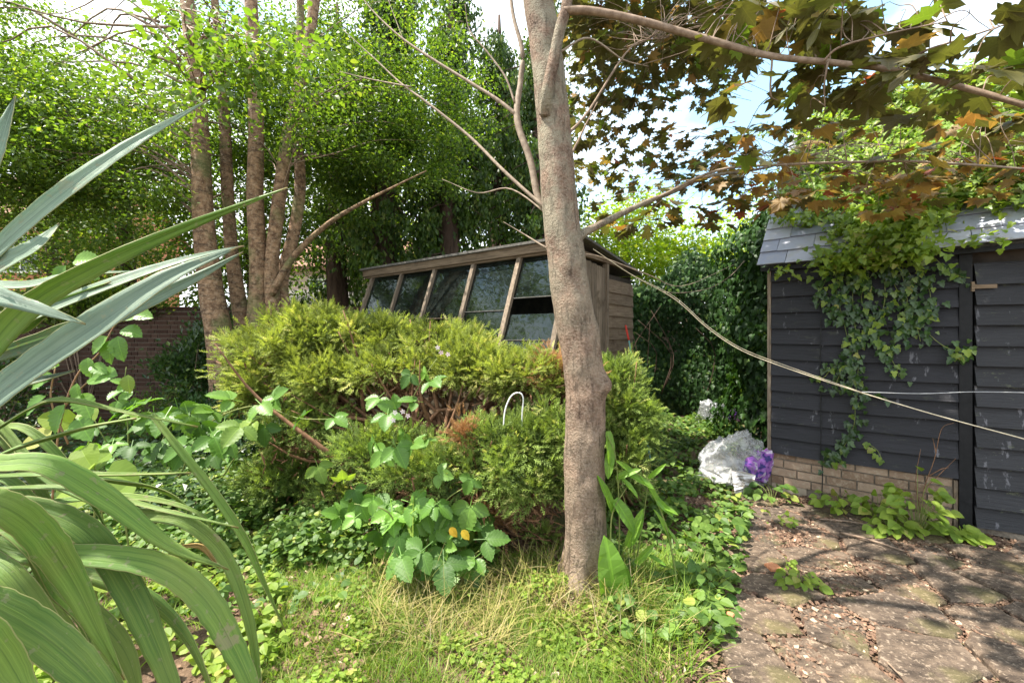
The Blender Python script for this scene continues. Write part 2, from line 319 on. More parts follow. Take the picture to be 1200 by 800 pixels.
# plastic bags
def bag_mat(name, purple, tone=(0.72, 0.73, 0.76)):
    g = G(name); v = g.coord('Generated'); ob = g.coord('Object')
    sp = g.n('ShaderNodeSeparateXYZ', Vector=v)
    wob = g.noise(v, 3.5, 3, 0.6); cl = g.noise(ob, 7, 5, 0.7)
    c = g.mix(g.ramp(cl, (0.40, 0), (0.60, 1)), (0.30, 0.32, 0.30), tone); film = g.ramp(cl, (0.42, .12), (0.62, .70))
    if purple:
        x = g.math('ADD', g.math('SUBTRACT', sp.outputs[0], g.math('MULTIPLY', sp.outputs[1], .25)), g.math('MULTIPLY', wob, 0.30))
        pm = g.ramp(x, (0.08, 0), (0.10, 1))
        stp = g.noise(g.n('ShaderNodeMapping', Vector=ob, Scale=(1, 1, 1.2)).outputs[0], 8.0, 2)
        pr = g.ramp(stp, (0.0, (0.03, 0.03, 0.22)), (0.40, (0.05, 0.04, 0.25)), (0.43, (0.36, 0.12, 0.55)), (0.53, (0.52, 0.25, 0.68)), (0.56, (0.82, 0.80, 0.84)), (0.64, (0.40, 0.10, 0.52)))
        c = g.mix(pm, c, pr); film = g.math('MAXIMUM', film, pm)
    nb_ = g.bump(g.noise(ob, 34, 5, 0.75), 1.0, 0.02)
    b = g.bsdf(c, 0.18, nb_, 0.9)
    t = g.n('ShaderNodeBsdfTranslucent', Color=c); tp = g.n('ShaderNodeBsdfTransparent', Color=(0.93, 0.93, 0.93))
    gl_ = g.n('ShaderNodeBsdfGlossy', Color=(1, 1, 1), Roughness=0.12, Normal=nb_)
    m1 = g.n('ShaderNodeMixShader', Fac=0.35, _1=b, _2=t.outputs[0])
    clr = g.n('ShaderNodeMixShader', Fac=0.22, _1=tp.outputs[0], _2=gl_.outputs[0])
    return g.end(g.n('ShaderNodeMixShader', Fac=film, _1=clr.outputs[0], _2=m1.outputs[0]).outputs[0])
MT['bag_purple'] = bag_mat('bag_purple', True); MT['bag_clear'] = bag_mat('bag_clear', False, (0.66, 0.67, 0.70))
MT['bag_white'] = bag_mat('bag_white', False, (0.80, 0.78, 0.76))
MT['rubbish'] = plain('rubbish', (0.05, 0.06, 0.03), (0.30, 0.27, 0.22), 14, 0.8, 0.8, 0.02)
g = G('ribbed_bag'); v = g.coord('Object')
n1 = g.noise(g.n('ShaderNodeMapping', Vector=v, Scale=(3, 3, 22), Rotation=(0.3, 0, 0)).outputs[0], 2.5, 4, 0.7)
MT['ribbed_bag'] = g.end(g.bsdf(g.mix(g.ramp(n1, (0.42, 0), (0.58, 1)), (0.20, 0.17, 0.13), (0.68, 0.67, 0.68)), 0.35, g.bump(n1, 0.8, 0.015), 0.5))

# ------------------------------------------------------------------ mesh helpers
def np_mesh(name, V, T, mats, v=None, uv=None, smooth=False, midx=None):
    """V (n,3), T (m,k) with k = 3 or 4"""
    me = bpy.data.meshes.new(name)
    V = np.asarray(V, np.float32); T = np.asarray(T, np.int32)
    k = T.shape[1]; m = len(T)
    me.vertices.add(len(V)); me.vertices.foreach_set('co', V.ravel())
    me.loops.add(m*k); me.loops.foreach_set('vertex_index', T.ravel())
    me.polygons.add(m); me.polygons.foreach_set('loop_start', np.arange(0, m*k, k, dtype=np.int32))
    me.polygons.foreach_set('loop_total', np.full(m, k, np.int32))
    for mt in (mats if isinstance(mats, (list, tuple)) else [mats]): me.materials.append(MT[mt])
    if midx is not None: me.polygons.foreach_set('material_index', np.asarray(midx, np.int32))
    me.polygons.foreach_set('use_smooth', np.full(m, bool(smooth)))
    if v is not None:
        a = me.attributes.new('v', 'FLOAT', 'POINT'); a.data.foreach_set('value', np.asarray(v, np.float32))
    if uv is not None:
        u = me.uv_layers.new(name='UVMap'); u.data.foreach_set('uv', np.asarray(uv, np.float32)[T.ravel()].ravel())
    me.update(calc_edges=True)
    return me

def link(name, me, parent=None, label=None, cat=None, group=None, kind=None):
    o = bpy.data.objects.new(name, me); col.objects.link(o)
    if parent is not None: o.parent = parent
    props(o, label, cat, group, kind)
    return o

def props(o, label=None, cat=None, group=None, kind=None):
    if label: o['label'] = label
    if cat: o['category'] = cat
    if group: o['group'] = group
    if kind: o['kind'] = kind

def thing(name, label, cat, loc=(0, 0, 0), rz=0.0, group=None):
    o = bpy.data.objects.new(name, None); col.objects.link(o)
    o.location = loc; o.rotation_euler = (0, 0, rz); o.empty_display_size = 0.2
    props(o, label, cat, group)
    return o

def wchild(name, me, root, kind=None, label=None, mat=None):
    """child whose mesh (or matrix) is in world coordinates, root an unrotated empty or None-rotated"""
    o = bpy.data.objects.new(name, me); col.objects.link(o); o.parent = root
    inv = (Matrix.Translation(root.location) @ root.rotation_euler.to_matrix().to_4x4()).inverted()
    o.matrix_parent_inverse = inv
    if mat is not None: o.matrix_basis = mat
    if kind: o['kind'] = kind
    if label: o['label'] = label
    return o

def smooth_path(pts, rad, sub=6):
    pts = np.array([list(p) for p in pts], float); rad = np.asarray(rad, float)
    n = len(pts)
    if n < 3:
        t = np.linspace(0, 1, sub+1)[:, None]
        return pts[0]+(pts[-1]-pts[0])*t, rad[0]+(rad[-1]-rad[0])*t[:, 0]
    ex = np.vstack([2*pts[0]-pts[1], pts, 2*pts[-1]-pts[-2]])
    out, ro = [], []
    for i in range(n-1):
        p0, p1, p2, p3 = ex[i:i+4]
        for j in range(sub):
            t = j/sub
            out.append(0.5*((2*p1)+(-p0+p2)*t+(2*p0-5*p1+4*p2-p3)*t*t+(-p0+3*p1-3*p2+p3)*t**3))
            ro.append(rad[i]+(rad[i+1]-rad[i])*t)
    out.append(pts[-1]); ro.append(rad[-1])
    return np.array(out), np.array(ro)

class TB:
    """collects swept tubes"""
    def __init__(s): s.V = []; s.T = []; s.n = 0
    def tube(s, pts, rad, seg=8, sub=5, jit=0.0, ring=None, flare=0.0):
        C_, r_ = smooth_path(pts, rad, sub)
        tg = np.gradient(C_, axis=0); tg /= np.linalg.norm(tg, axis=1)[:, None]+1e-9
        up = np.array([0.0, 0, 1.0]) if abs(tg[0][2]) < 0.8 else np.array([1.0, 0, 0])
        a = np.cross(tg, up); a /= np.linalg.norm(a, axis=1)[:, None]+1e-9
        b = np.cross(tg, a)
        th = np.linspace(0, 2*math.pi, seg, endpoint=False)
        rr = np.repeat(r_[:, None], seg, 1)
        if ring is not None: rr = ring(rr, C_, th, a, b)
        if jit: rr = rr*(1+jit*rng.standard_normal(rr.shape))
        V = C_[:, None, :]+a[:, None, :]*(np.cos(th)[None, :, None]*rr[..., None])+b[:, None, :]*(np.sin(th)[None, :, None]*rr[..., None])
        m = len(C_); base = s.n
        s.V.append(V.reshape(-1, 3)); s.n += m*seg
        i = np.arange(m-1)[:, None]*seg; j = np.arange(seg)[None, :]; j2 = (j+1) % seg
        q = np.stack([i+j, i+j2, i+seg+j2, i+seg+j], -1).reshape(-1, 4)+base
        s.T.append(q)
        cap = np.vstack([C_[:1], C_[-1:]]); s.V.append(cap); c0 = s.n; s.n += 2
        jj = np.arange(seg); j2 = (jj+1) % seg
        e = base+(m-1)*seg
        s.T.append(np.stack([base+j2, base+jj, np.full(seg, c0), np.full(seg, c0)], -1)[:, [0, 1, 2, 2]])
        s.T.append(np.stack([e+jj, e+j2, np.full(seg, c0+1), np.full(seg, c0+1)], -1))
        return s
    def mesh(s, name, mat):
        V = np.vstack(s.V); Q = np.vstack(s.T)
        deg = Q[:, 2] == Q[:, 3]
        T = np.vstack([Q[~deg][:, [0, 1, 2]], Q[~deg][:, [0, 2, 3]], Q[deg][:, :3]])
        return np_mesh(name, V, T, mat, smooth=True)

def boxes(name, lst, mat, v=None):
    """lst of (x0,x1,y0,y1,z0,z1)"""
    V = []; T = []; vv = []
    f = np.array([[0, 3, 2, 1], [4, 5, 6, 7], [0, 1, 5, 4], [1, 2, 6, 5], [2, 3, 7, 6], [3, 0, 4, 7]])
    for i, (x0, x1, y0, y1, z0, z1) in enumerate(lst):
        V += [(x0, y0, z0), (x1, y0, z0), (x1, y1, z0), (x0, y1, z0), (x0, y0, z1), (x1, y0, z1), (x1, y1, z1), (x0, y1, z1)]
        T.append(f+8*i)
        vv += [random.random()]*8
    return np_mesh(name, V, np.vstack(T), mat, v=vv)

def prism(name, poly, z0, z1, mat, bevel=0.0):
    """convex polygon (x,y) extruded; top edge softened"""
    n = len(poly); c = np.mean(poly, axis=0); V = []; T = []
    rings = [(0, z0), (0, z1-bevel)] + ([(bevel, z1)] if bevel else [])
    for (ins, z) in rings:
        for p in poly:
            d = c-p; l = np.linalg.norm(d)+1e-9
            q = p+d/l*ins; V.append((q[0], q[1], z))
    for k in range(len(rings)-1):
        for i in range(n):
            j = (i+1) % n; a, b = k*n+i, k*n+j
            T += [(a, b, b+n), (a, b+n, a+n)]
    V.append((c[0], c[1], rings[-1][1])); ci = len(V)-1; k = len(rings)-1
    for i in range(n): T.append((k*n+i, k*n+(i+1) % n, ci))
    return np_mesh(name, V, T, mat)

def frames(axis, nrm):
    a = axis/(np.linalg.norm(axis, axis=1)[:, None]+1e-9)
    x = np.cross(a, nrm); x /= np.linalg.norm(x, axis=1)[:, None]+1e-9
    z = np.cross(x, a)
    return np.stack([x, a, z], -1)      # columns

def rv(n, s=1.0): return rng.standard_normal((n, 3))*s

def scatter(name, tmpl, pos, axis, nrm, size, mats, uvok=False, widths=None, vals=None):
    TV, TT = tmpl[0], tmpl[1]
    Rm = frames(axis, nrm); n = len(pos)
    tv = np.repeat(TV[None], n, 0)*np.asarray(size)[:, None, None]
    if widths is not None: tv[:, :, 0] *= np.asarray(widths)[:, None]
    V = np.einsum('nij,nkj->nki', Rm, tv)+pos[:, None, :]
    T = (TT[None]+(np.arange(n)*len(TV))[:, None, None]).reshape(-1, TT.shape[1])
    v = np.repeat(rng.random(n) if vals is None else vals, len(TV))
    uv = None
    if uvok: uv = np.tile(np.stack([TV[:, 0]+0.5, TV[:, 1]], 1), (n, 1))
    return np_mesh(name, V.reshape(-1, 3), T, mats, v=v, uv=uv)

def fan(outline, center, fold=0.0, droop=0.0):
    """leaf template from an outline of (x,y), y up the leaf, folded along the midrib"""
    o = [(x, y, abs(x)*fold-droop*y*y) for x, y in outline]
    c = (center[0], center[1], -droop*center[1]**2)
    V = np.array(o+[c]); n = len(o)
    T = np.array([(i, (i+1) % n, n) for i in range(n)])
    return V, T
def sym(right):
    """right side bottom->top; mirrored"""
    r = [p for p in right]; l = [(-x, y) for x, y in reversed(right) if x > 1e-6]
    return r+l
T_DIAMOND = (np.array([(0, 0, 0), (0.3, 0.45, 0.07), (0, 1, -0.06), (-0.3, 0.45, 0.07)]), np.array([(0, 1, 2), (0, 2, 3)]))
T_OVAL = fan(sym([(0, 0), (0.22, 0.12), (0.34, 0.4), (0.24, 0.72), (0, 1)]), (0, 0.45), 0.25, 0.15)
T_NARROW = (np.array([(0, 0, 0), (0.09, 0.4, 0.02), (0, 1, -0.1), (-0.09, 0.4, 0.02)]), np.array([(0, 1, 2), (0, 2, 3)]))
T_IVY = fan(sym([(0, 0.06), (0.22, -0.04), (0.46, 0.22), (0.26, 0.40), (0.27, 0.62), (0, 1.0)]), (0, 0.35), 0.18, 0.2)
T_MAPLE = fan(sym([(0, 0.0), (0.16, -0.06), (0.36, -0.10), (0.30, 0.06), (0.56, 0.10), (0.66, 0.30), (0.42, 0.34), (0.50, 0.46),
                   (0.56, 0.72), (0.34, 0.60), (0.20, 0.54), (0.22, 0.70), (0.12, 0.78), (0, 1.0)]), (0, 0.28), 0.12, 0.16)
T_SERR = fan(sym([(0, 0), (0.17, 0.05), (0.30, 0.16), (0.33, 0.22), (0.39, 0.30), (0.38, 0.38), (0.41, 0.46), (0.35, 0.54), (0.35, 0.62),
                  (0.25, 0.72), (0.22, 0.80), (0.11, 0.88), (0, 1)]), (0, 0.42), 0.22, 0.22)
T_ROUND = fan(sym([(0, 0.02), (0.3, 0.0), (0.48, 0.3), (0.40, 0.68), (0.18, 0.93), (0, 1)]), (0, 0.42), 0.15, 0.2)
T_MAPLE2 = (T_MAPLE[0]*np.array([.92, 1.05, 1])+np.stack([0*T_MAPLE[0][:, 0], 0*T_MAPLE[0][:, 0], -.35*T_MAPLE[0][:, 0]**2+.12*np.sin(T_MAPLE[0][:, 0]*9)*T_MAPLE[0][:, 1]], 1), T_MAPLE[1])
def long_tmpl(n=7, wid=0.14, fold=0.5, droop=0.35, wave=0.0):
    V = []; T = []; 
    for i in range(n+1):
        t = i/n; ww = wid*(math.sin(math.pi*min(1, (0.12+0.88*t)))**0.6)*(1 if i < n else 0)
        z = -droop*t*t; wv = wave*math.sin(t*17)
        V += [(-ww, t, z+ww*fold+wv), (0, t, z), (ww, t, z+ww*fold-wv)]
    for i in range(n):
        a = i*3
        for k in (0, 1): T += [(a+k, a+k+1, a+k+4), (a+k, a+k+4, a+k+3)]
    return np.array(V), np.array(T)
T_DOCK = long_tmpl(10, 0.15, 0.35, 0.25, 0.012)
def leaflet(rows=15):
    V = []; T = []; U = []; cs = (-1, -.55, 0, .55, 1)
    for i in range(rows+1):
        y = i/rows; w_ = .36*(math.sin(math.pi*y**.82)**.75 if 0 < y < 1 else 0)*(1+(.09 if i % 2 else -.05))+.002
        for c in cs:
            x = c*w_; yy = y+(.03 if (i % 2 and abs(c) == 1) else 0)-.05*c*c*(1-y)
            z = abs(x)*.30-.20*y*y+.016*math.sin(44*(yy-abs(x)*.75))*min(1, abs(c)*1.5)
            V.append((x, yy, z)); U.append((x+.5, yy))
    for i in range(rows):
        for k in range(4):
            q = i*5+k; T += [(q, q+1, q+6), (q, q+6, q+5)]
    return np.array(V), np.array(T), np.array(U)
T_LEAFLET = leaflet()
def tri_leaf():
    """bramble leaf: three toothed leaflets on a stalk"""
    V = []; T = []; U = []; n = 0
    for ang, sc, off in ((0, 0.62, 0.36), (R(70), 0.52, 0.31), (R(-75), 0.49, 0.30)):
        tv, tt, tu = T_LEAFLET; p = tv*sc
        ca, sa = math.cos(ang), math.sin(ang)
        q = np.stack([p[:, 0]*ca+p[:, 1]*sa, -p[:, 0]*sa+p[:, 1]*ca+off+0.02, p[:, 2]-0.06*abs(math.sin(ang))], 1)
        q[:, 0] += 0.04*np.sign(ang)
        V.append(q); T.append(tt+n); U.append(tu); n += len(q)
    st = np.array([(-0.010, 0, 0), (0.010, 0, 0), (0.010, 0.40, 0), (-0.010, 0.40, 0)])
    V.append(st); T.append(np.array([(0, 1, 2), (0, 2, 3)])+n); U.append(np.full((4, 2), 0.5)); n += 4
    return np.vstack(V), np.vstack(T), np.vstack(U)
TRI = tri_leaf()
def shared(name, tm, mat):
    uv = tm[2] if len(tm) > 2 else np.stack([tm[0][:, 0]+0.5, tm[0][:, 1]], 1)
    return np_mesh(name, tm[0], tm[1], mat, uv=uv, v=np.zeros(len(tm[0])))
def placeleaf(name, me, root, pos, axis, nrm, size, wid=1.0, label=None):
    Rm = frames(np.array([axis], float), np.array([nrm], float))[0]
    M4 = Matrix.Translation(Vector(pos)) @ Matrix([list(r) for r in Rm]).to_4x4() @ Matrix.Diagonal((size*wid, size, size, 1))
    return wchild(name, me, root, mat=M4, label=label)

# ------------------------------------------------------------------ ground
def paved(x, y):       # how far inside the paved yard (metres, rough)
    return np.minimum(x-(0.72+0.60*(y-1.9)), 4.35-0.90*(x-2.6)-y+0.10) if True else 0
def gz(x, y):
    x = np.asarray(x, float); y = np.asarray(y, float)
    b = 0.030*np.sin(1.7*x+0.6)*np.cos(1.3*y)+0.018*np.sin(4.1*x+2*y)+0.012*np.sin(7.3*y-3*x)
    k = np.clip((x-(0.45+0.60*(y-1.9)))/0.5, 0, 1)
    far = np.clip((y-9)/4, 0, 1)
    m = 0.10*np.exp(-((x-0.42)**2+(y-2.62)**2)/0.16)          # soil heaped round the maple's foot
    return b*(1-k)*(1-far)+m*(1-k*0.8)-0.015*k
xs = np.concatenate([[-60, -30, -16], np.arange(-9, 7.01, 0.12), [12, 30, 60]])
ys = np.concatenate([[-20, -6], np.arange(-1.0, 10.01, 0.12), [13, 20, 40, 90]])
gx, gy = np.meshgrid(xs, ys)
gzv = gz(gx, gy)+np.where((gx > -9) & (gx < 7) & (gy < 10), 0.004*rng.standard_normal(gx.shape), 0)
V = np.stack([gx, gy, gzv], -1).reshape(-1, 3); nx = len(xs)
i, j = np.meshgrid(np.arange(len(ys)-1), np.arange(nx-1), indexing='ij')
a = (i*nx+j).ravel()
link('ground', np_mesh('ground', V, np.stack([a, a+1, a+nx+1, a+nx], 1), 'soil', smooth=True), kind='structure')

# paving: every stone its own piece
pave = bpy.data.objects.new('paving', None); col.objects.link(pave); pave['kind'] = 'structure'
pts = []
for iy in range(11):
    for ix in range(11):
        x = 0.55+ix*0.40+0.2*(iy % 2)+random.uniform(-.13, .13); y = 0.95+iy*0.34+random.uniform(-.10, .10)
        pts.append((x, y))
pts = np.array(pts)
def cell(k):
    x, y = pts[k]
    poly = [np.array(p) for p in ((x-.6, y-.6), (x+.6, y-.6), (x+.6, y+.6), (x-.6, y+.6))]
    for m in range(len(pts)):
        if m == k: continue
        d = pts[m]-pts[k]; l = np.linalg.norm(d)
        if l > 1.3: continue
        mid = (pts[m]+pts[k])/2-d/l*0.011
        new = []
        for q in range(len(poly)):
            a, b = poly[q], poly[(q+1) % len(poly)]
            da, db = (a-mid)@d, (b-mid)@d
            if da <= 0: new.append(a)
            if (da < 0) != (db < 0): new.append(a+(b-a)*da/(da-db))
        poly = new
        if len(poly) < 3: return None
    return np.array(poly)
stones = []
for k in range(len(pts)):
    x, y = pts[k]
    d = x-(0.80+0.60*(y-1.9)); front = (4.35-0.90*(x-2.6))-y
    if d < 0.02 or front < 0.28 or x > 4.2: continue
    po = cell(k)
    if po is None or len(po) < 3: continue
    # roughen the outline
    rough = []
    for q in range(len(po)):
        a, b = po[q], po[(q+1) % len(po)]
        rough.append(a); 
        for tt in (0.33, 0.66):
            rough.append(a+(b-a)*(tt+random.uniform(-.06, .06))+(po.mean(0)-a)*random.uniform(0.0, 0.06))
    po = np.array(rough)
    c = po.mean(0)
    h = 0.018+random.uniform(-0.008, 0.012)
    me = prism('paving_stone', po-c, -0.03, h, 'paving_stone', 0.012)
    o = link('paving_stone', me, pave); o.location = (c[0], c[1], float(gz(c[0], c[1]))*0)
    o.rotation_euler = (random.uniform(-.018, .018), random.uniform(-.018, .018), 0)
    stones.append((c, h))

# ------------------------------------------------------------------ black shed
U0 = Vector((2.62, 4.30, 0)); SH_RZ = math.atan2(-0.669, 0.743)
shed = thing('shed', 'black weatherboarded outbuilding with a slate roof and brick base, right of the yard', 'shed', U0, SH_RZ)
WL = 1.30; BZ = 0.40; TOPZ = 2.24; SEAM = 0.405
def wboard(x0, x1, z0, z1, mat, sag0=0.0, sag1=0.0, t0=0.005, t1=0.050, y=0.0, seg=5):
    """feather-edged board: thick foot, thin head; slightly wavy foot line"""
    V = []; T = []
    for i in range(seg+1):
        t = i/seg; x = x0+(x1-x0)*t; s = sag0+(sag1-sag0)*t; wv = random.uniform(-.0016, .0016)
        V += [(x, y-t1, z0+s+wv), (x, y-t0, z1+s), (x, y+0.004, z1+s), (x, y+0.004, z0+s+wv)]
    for i in range(seg):
        a = i*4
        for k in range(4):
            b = (k+1) % 4; T.append((a+k, a+b, a+4+b, a+4+k))
    T.append((0, 3, 2, 1)); e = seg*4; T.append((e, e+1, e+2, e+3))
    return np_mesh('board', V, np.array(T), mat)
z = BZ; k = 0
hb = (TOPZ-BZ)/12
for k in range(12):
    z0 = BZ+k*hb; z1 = z0+hb+0.018
    s = 0.028*(1-k/12)
    link('board', wboard(0.0, SEAM-0.002, z0-s*0.6, z1-s*0.6, 'black_board', random.uniform(-.003, .003), random.uniform(-.004, .002)), shed)
    link('board', wboard(SEAM+0.002, WL, z0-0.010-s*.2, z1-0.010-s*.2, 'black_board', 0.0, s+random.uniform(-.003, .003), y=-0.003), shed)
link('corner_post', boxes('corner_post', [(-0.035, -0.004, -0.03, 0.06, 0.0, TOPZ)], 'old_wood_z'), shed)
link('door_post', boxes('door_post', [(WL+0.003, WL+0.075, -0.045, 0.05, 0.0, TOPZ)], 'black_trim'), shed)
link('wall_frame', boxes('wall_frame', [(0.0, WL, 0.012, 0.05, BZ, TOPZ), (-0.003, 0.012, 0.062, 3.4, 0.0, TOPZ), (0.02, 4.2, 3.40, 3.44, 0.0, TOPZ), (WL+0.08, 4.2, 0.06, 0.10, TOPZ-0.12, TOPZ)], 'inside'), shed)
link('threshold', boxes('threshold', [(WL+0.0, 4.2, 0.02, 0.20, 0.0, 0.045)], 'mortar'), shed)
link('plinth_mortar', boxes('plinth_mortar', [(0.0, WL-0.03, 0.0, 0.09, -0.03, BZ-0.004)], 'mortar'), shed)
crs = 0.083
for r in range(5):
    x = -0.01-(0.11 if r % 2 else 0)
    while x < WL-0.05:
        ln = 0.215+random.uniform(-.006, .006)
        a, b = max(x, 0.0), min(x+ln, WL-0.035)
        if b-a > 0.04 and not (r == 0 and a < 0.30):
            pr = random.uniform(-0.004, 0.005)
            zz = 0.0+r*crs-0.004
            me = boxes('brick', [(a, b, -0.017-pr, 0.004, zz+random.uniform(0, .003), min(zz+crs-0.012, BZ-0.012))], 'yard_brick')
            link('brick', me, shed)
        x += ln+0.011
link('render_patch', boxes('render_patch', [(0.0, 0.29, -0.016, 0.004, 0.0, 0.075)], 'render'), shed)
# strip of timber right of the plinth
link('plinth_end', boxes('plinth_end', [(WL-0.026, WL-0.002, -0.026, 0.03, 0.0, BZ-0.01)], 'old_wood_z'), shed)
# roof: slates in courses
PIT = R(46); SLW, EXP = 0.30, 0.20
RL0, RL1, RUN = -0.10, 4.3, 2.1
slope = RUN/math.cos(PIT)
EAVE_Y, EAVE_Z = -0.14, TOPZ-0.005
roof = link('roof', np_mesh('roof', [(RL0+.02, EAVE_Y+.03, EAVE_Z-0.0), (RL1, EAVE_Y+.03, EAVE_Z-0.0), (RL1, EAVE_Y+RUN, EAVE_Z+RUN*math.tan(PIT)-.03), (RL0+.02, EAVE_Y+RUN, EAVE_Z+RUN*math.tan(PIT)-.03),
      (RL1, EAVE_Y+RUN*2, EAVE_Z-0.02), (RL0+.02, EAVE_Y+RUN*2, EAVE_Z-0.02)], np.array([(0, 1, 2, 3), (3, 2, 4, 5)]), 'felt'), shed)
link('fascia', boxes('fascia', [(RL0+0.02, RL1, EAVE_Y+0.035, EAVE_Y+0.06, EAVE_Z-0.045, EAVE_Z-0.005)], 'black_trim'), shed)
nrow = int(slope/EXP)
nsl = 0
for r in range(nrow):
    x = RL0-(SLW/2 if r % 2 else 0)
    while x < 3.05:
        wd = SLW*random.choice((1, 1, 0.8, 1.15)) if r < 3 else SLW
        a, b = max(x, RL0), x+wd-0.005
        x += wd
        if b-a < 0.05: continue
        nsl += 1
        s0 = r*EXP-0.01+random.uniform(-.008, .008); s1 = s0+EXP*1.75
        rot = random.uniform(-.012, .012)
        V = []
        for lift0, lift1 in ((0.030, 0.004), (0.022, -0.003)):
            for (xx, ss, lf) in ((a, s0, lift0), (b, s0, lift0), (b, s1, lift1), (a, s1, lift1)):
                ss2 = ss+rot*(xx-a)
                lf2 = lf+random.uniform(-.0012, .0012)
                V.append((xx, EAVE_Y+ss2*math.cos(PIT)-lf2*math.sin(PIT), EAVE_Z+ss2*math.sin(PIT)+lf2*math.cos(PIT)+0.004))
        T = np.array([(0, 1, 2, 3), (7, 6, 5, 4), (0, 4, 5, 1), (1, 5, 6, 2), (2, 6, 7, 3), (3, 7, 4, 0)])
        sl = link('slate', np_mesh('slate', V, T, 'slate'), roof)
# ledger board hung door, its far edge pushed into the doorway
DO = Vector((WL+0.085, -0.005, 0.055))
door = bpy.data.objects.new('door', None); col.objects.link(door); door.parent = shed
door.location = DO; door.rotation_euler = (0, 0, math.atan2(-0.447, 0.894)-SH_RZ)
nb = 13; dh = (2.10-0.055)/nb
for k in range(nb):
    link('board', wboard(0.0, 1.5, k*dh, k*dh+dh+0.016, 'door_board', random.uniform(-.003, .003), random.uniform(-.003, .003)), door)
link('door_back', boxes('door_back', [(0.0, 1.5, 0.006, 0.04, 0.0, 2.045)], 'black_trim'), door)
hg = link('hinge', boxes('hinge', [(-0.01, 0.115, -0.045, -0.028, 1.86, 1.895), (-0.03, -0.012, -0.05, -0.02, 1.84, 1.915)], 'old_wood_x'), door)

# cable that hangs down the shed front
tb = TB(); yy = -0.062
cpts = [U0+Matrix.Rotation(SH_RZ, 3, 'Z') @ Vector((SEAM+dx, yy-dy, zz)) for dx, dy, zz in ((-0.02, 0.0, 2.16), (0.004, 0, 1.8), (-0.003, 0, 1.2), (0.004, 0, 0.7), (0.0, 0.002, 0.42), (0.015, 0.0, 0.3), (0.01, 0.0, 0.02))]
tb.tube(cpts, [0.0045]*7, 6); 
link('cable', tb.mesh('cable', 'black_cable'), label='thin black cable hanging straight down the front boards of the black shed', cat='cable')

# ------------------------------------------------------------------ old glazed shed behind the juniper
H0 = Vector((-2.42, 7.2, 0)); GH_RZ = math.atan2(-0.607, 0.795)
gh = thing('greenhouse', 'old timber greenhouse with sloping grimy panes, behind the juniper', 'greenhouse', H0, GH_RZ)
GT, GB, GD = 2.50, 1.32, 0.42           # top of glass, sill, how far the sill stands out
bars = [0.16, 0.93, 1.67, 2.43, 3.18, 3.92]
def slant(x, t, off=0.0):               # t = 0 top, 1 bottom
    return Vector((x, -GD*t-off*0.94, GT-(GT-GB)*t-off*0.33))
def bar(x0, x1, t0, t1, wd, th, off=0.0):
    a, b = slant(x0, t0), slant(x1, t1); nrm = Vector((0, -0.94, 0.33))*1.0; nrm = Vector((0, -(GT-GB), -(-GD))).normalized()
    nrm = Vector((0, -(GT-GB), GD)).normalized()
    V = []
    for p in (a, b):
        for sx, so in ((-wd/2, off), (wd/2, off), (wd/2, off+th), (-wd/2, off+th)):
            V.append(p+Vector((sx, 0, 0))+nrm*so)
    T = np.array([(0, 1, 2, 3), (7, 6, 5, 4), (0, 4, 5, 1), (1, 5, 6, 2), (2, 6, 7, 3), (3, 7, 4, 0)])
    return np_mesh('glazing_bar', [tuple(v) for v in V], T, 'old_wood_z')
for i, x in enumerate(bars):
    link('glazing_bar', bar(x+random.uniform(-.01, .01), x+random.uniform(-.03, .01), 0.0, 1.0, 0.045 if i in (1, 2) else 0.06, 0.045, 0.006), gh)
nrmg = Vector((0, -(GT-GB), GD)).normalized()
rowsets = {0: [(0, .52), (.50, 1)], 1: [(0, .60), (.585, 1)], 2: [(0.0, .62), (.72, 1)], 3: [(0, .56), (.55, 1)], 4: [(0, .44), (.60, .86), (.865, 1)]}
for i in range(5):
    x0, x1 = bars[i]+0.02, bars[i+1]-0.02
    for q, (t0, t1) in enumerate(rowsets[i]):
        V = []
        for (xx, tt) in ((x0, t0), (x1, t0), (x1, t1), (x0, t1)):
            p = slant(xx, tt)+nrmg*(0.004+0.008*(1 if tt == t1 else 0)+0.002*q)
            V.append(p)
        V2 = [p-nrmg*0.004 for p in V]
        T = np.array([(0, 1, 2, 3), (7, 6, 5, 4), (0, 4, 5, 1), (1, 5, 6, 2), (2, 6, 7, 3), (3, 7, 4, 0)])
        link('pane', np_mesh('pane', [tuple(v) for v in V+V2], T, 'old_glass'), gh)
        a = slant(x0, t1)+nrmg*0.016; b = slant(x1, t1)+nrmg*0.016
        if t1 < 0.99:
            V = []
            for p in (a, b):
                for dz_, dn in ((0, 0), (0.010, 0), (0.010, 0.007), (0, 0.007)): V.append(p+Vector((0, 0, dz_))+nrmg*dn)
            link('glazing_strip', np_mesh('glazing_strip', [tuple(v) for v in V], T, 'felt' if i != 2 else 'old_wood_x'), gh)
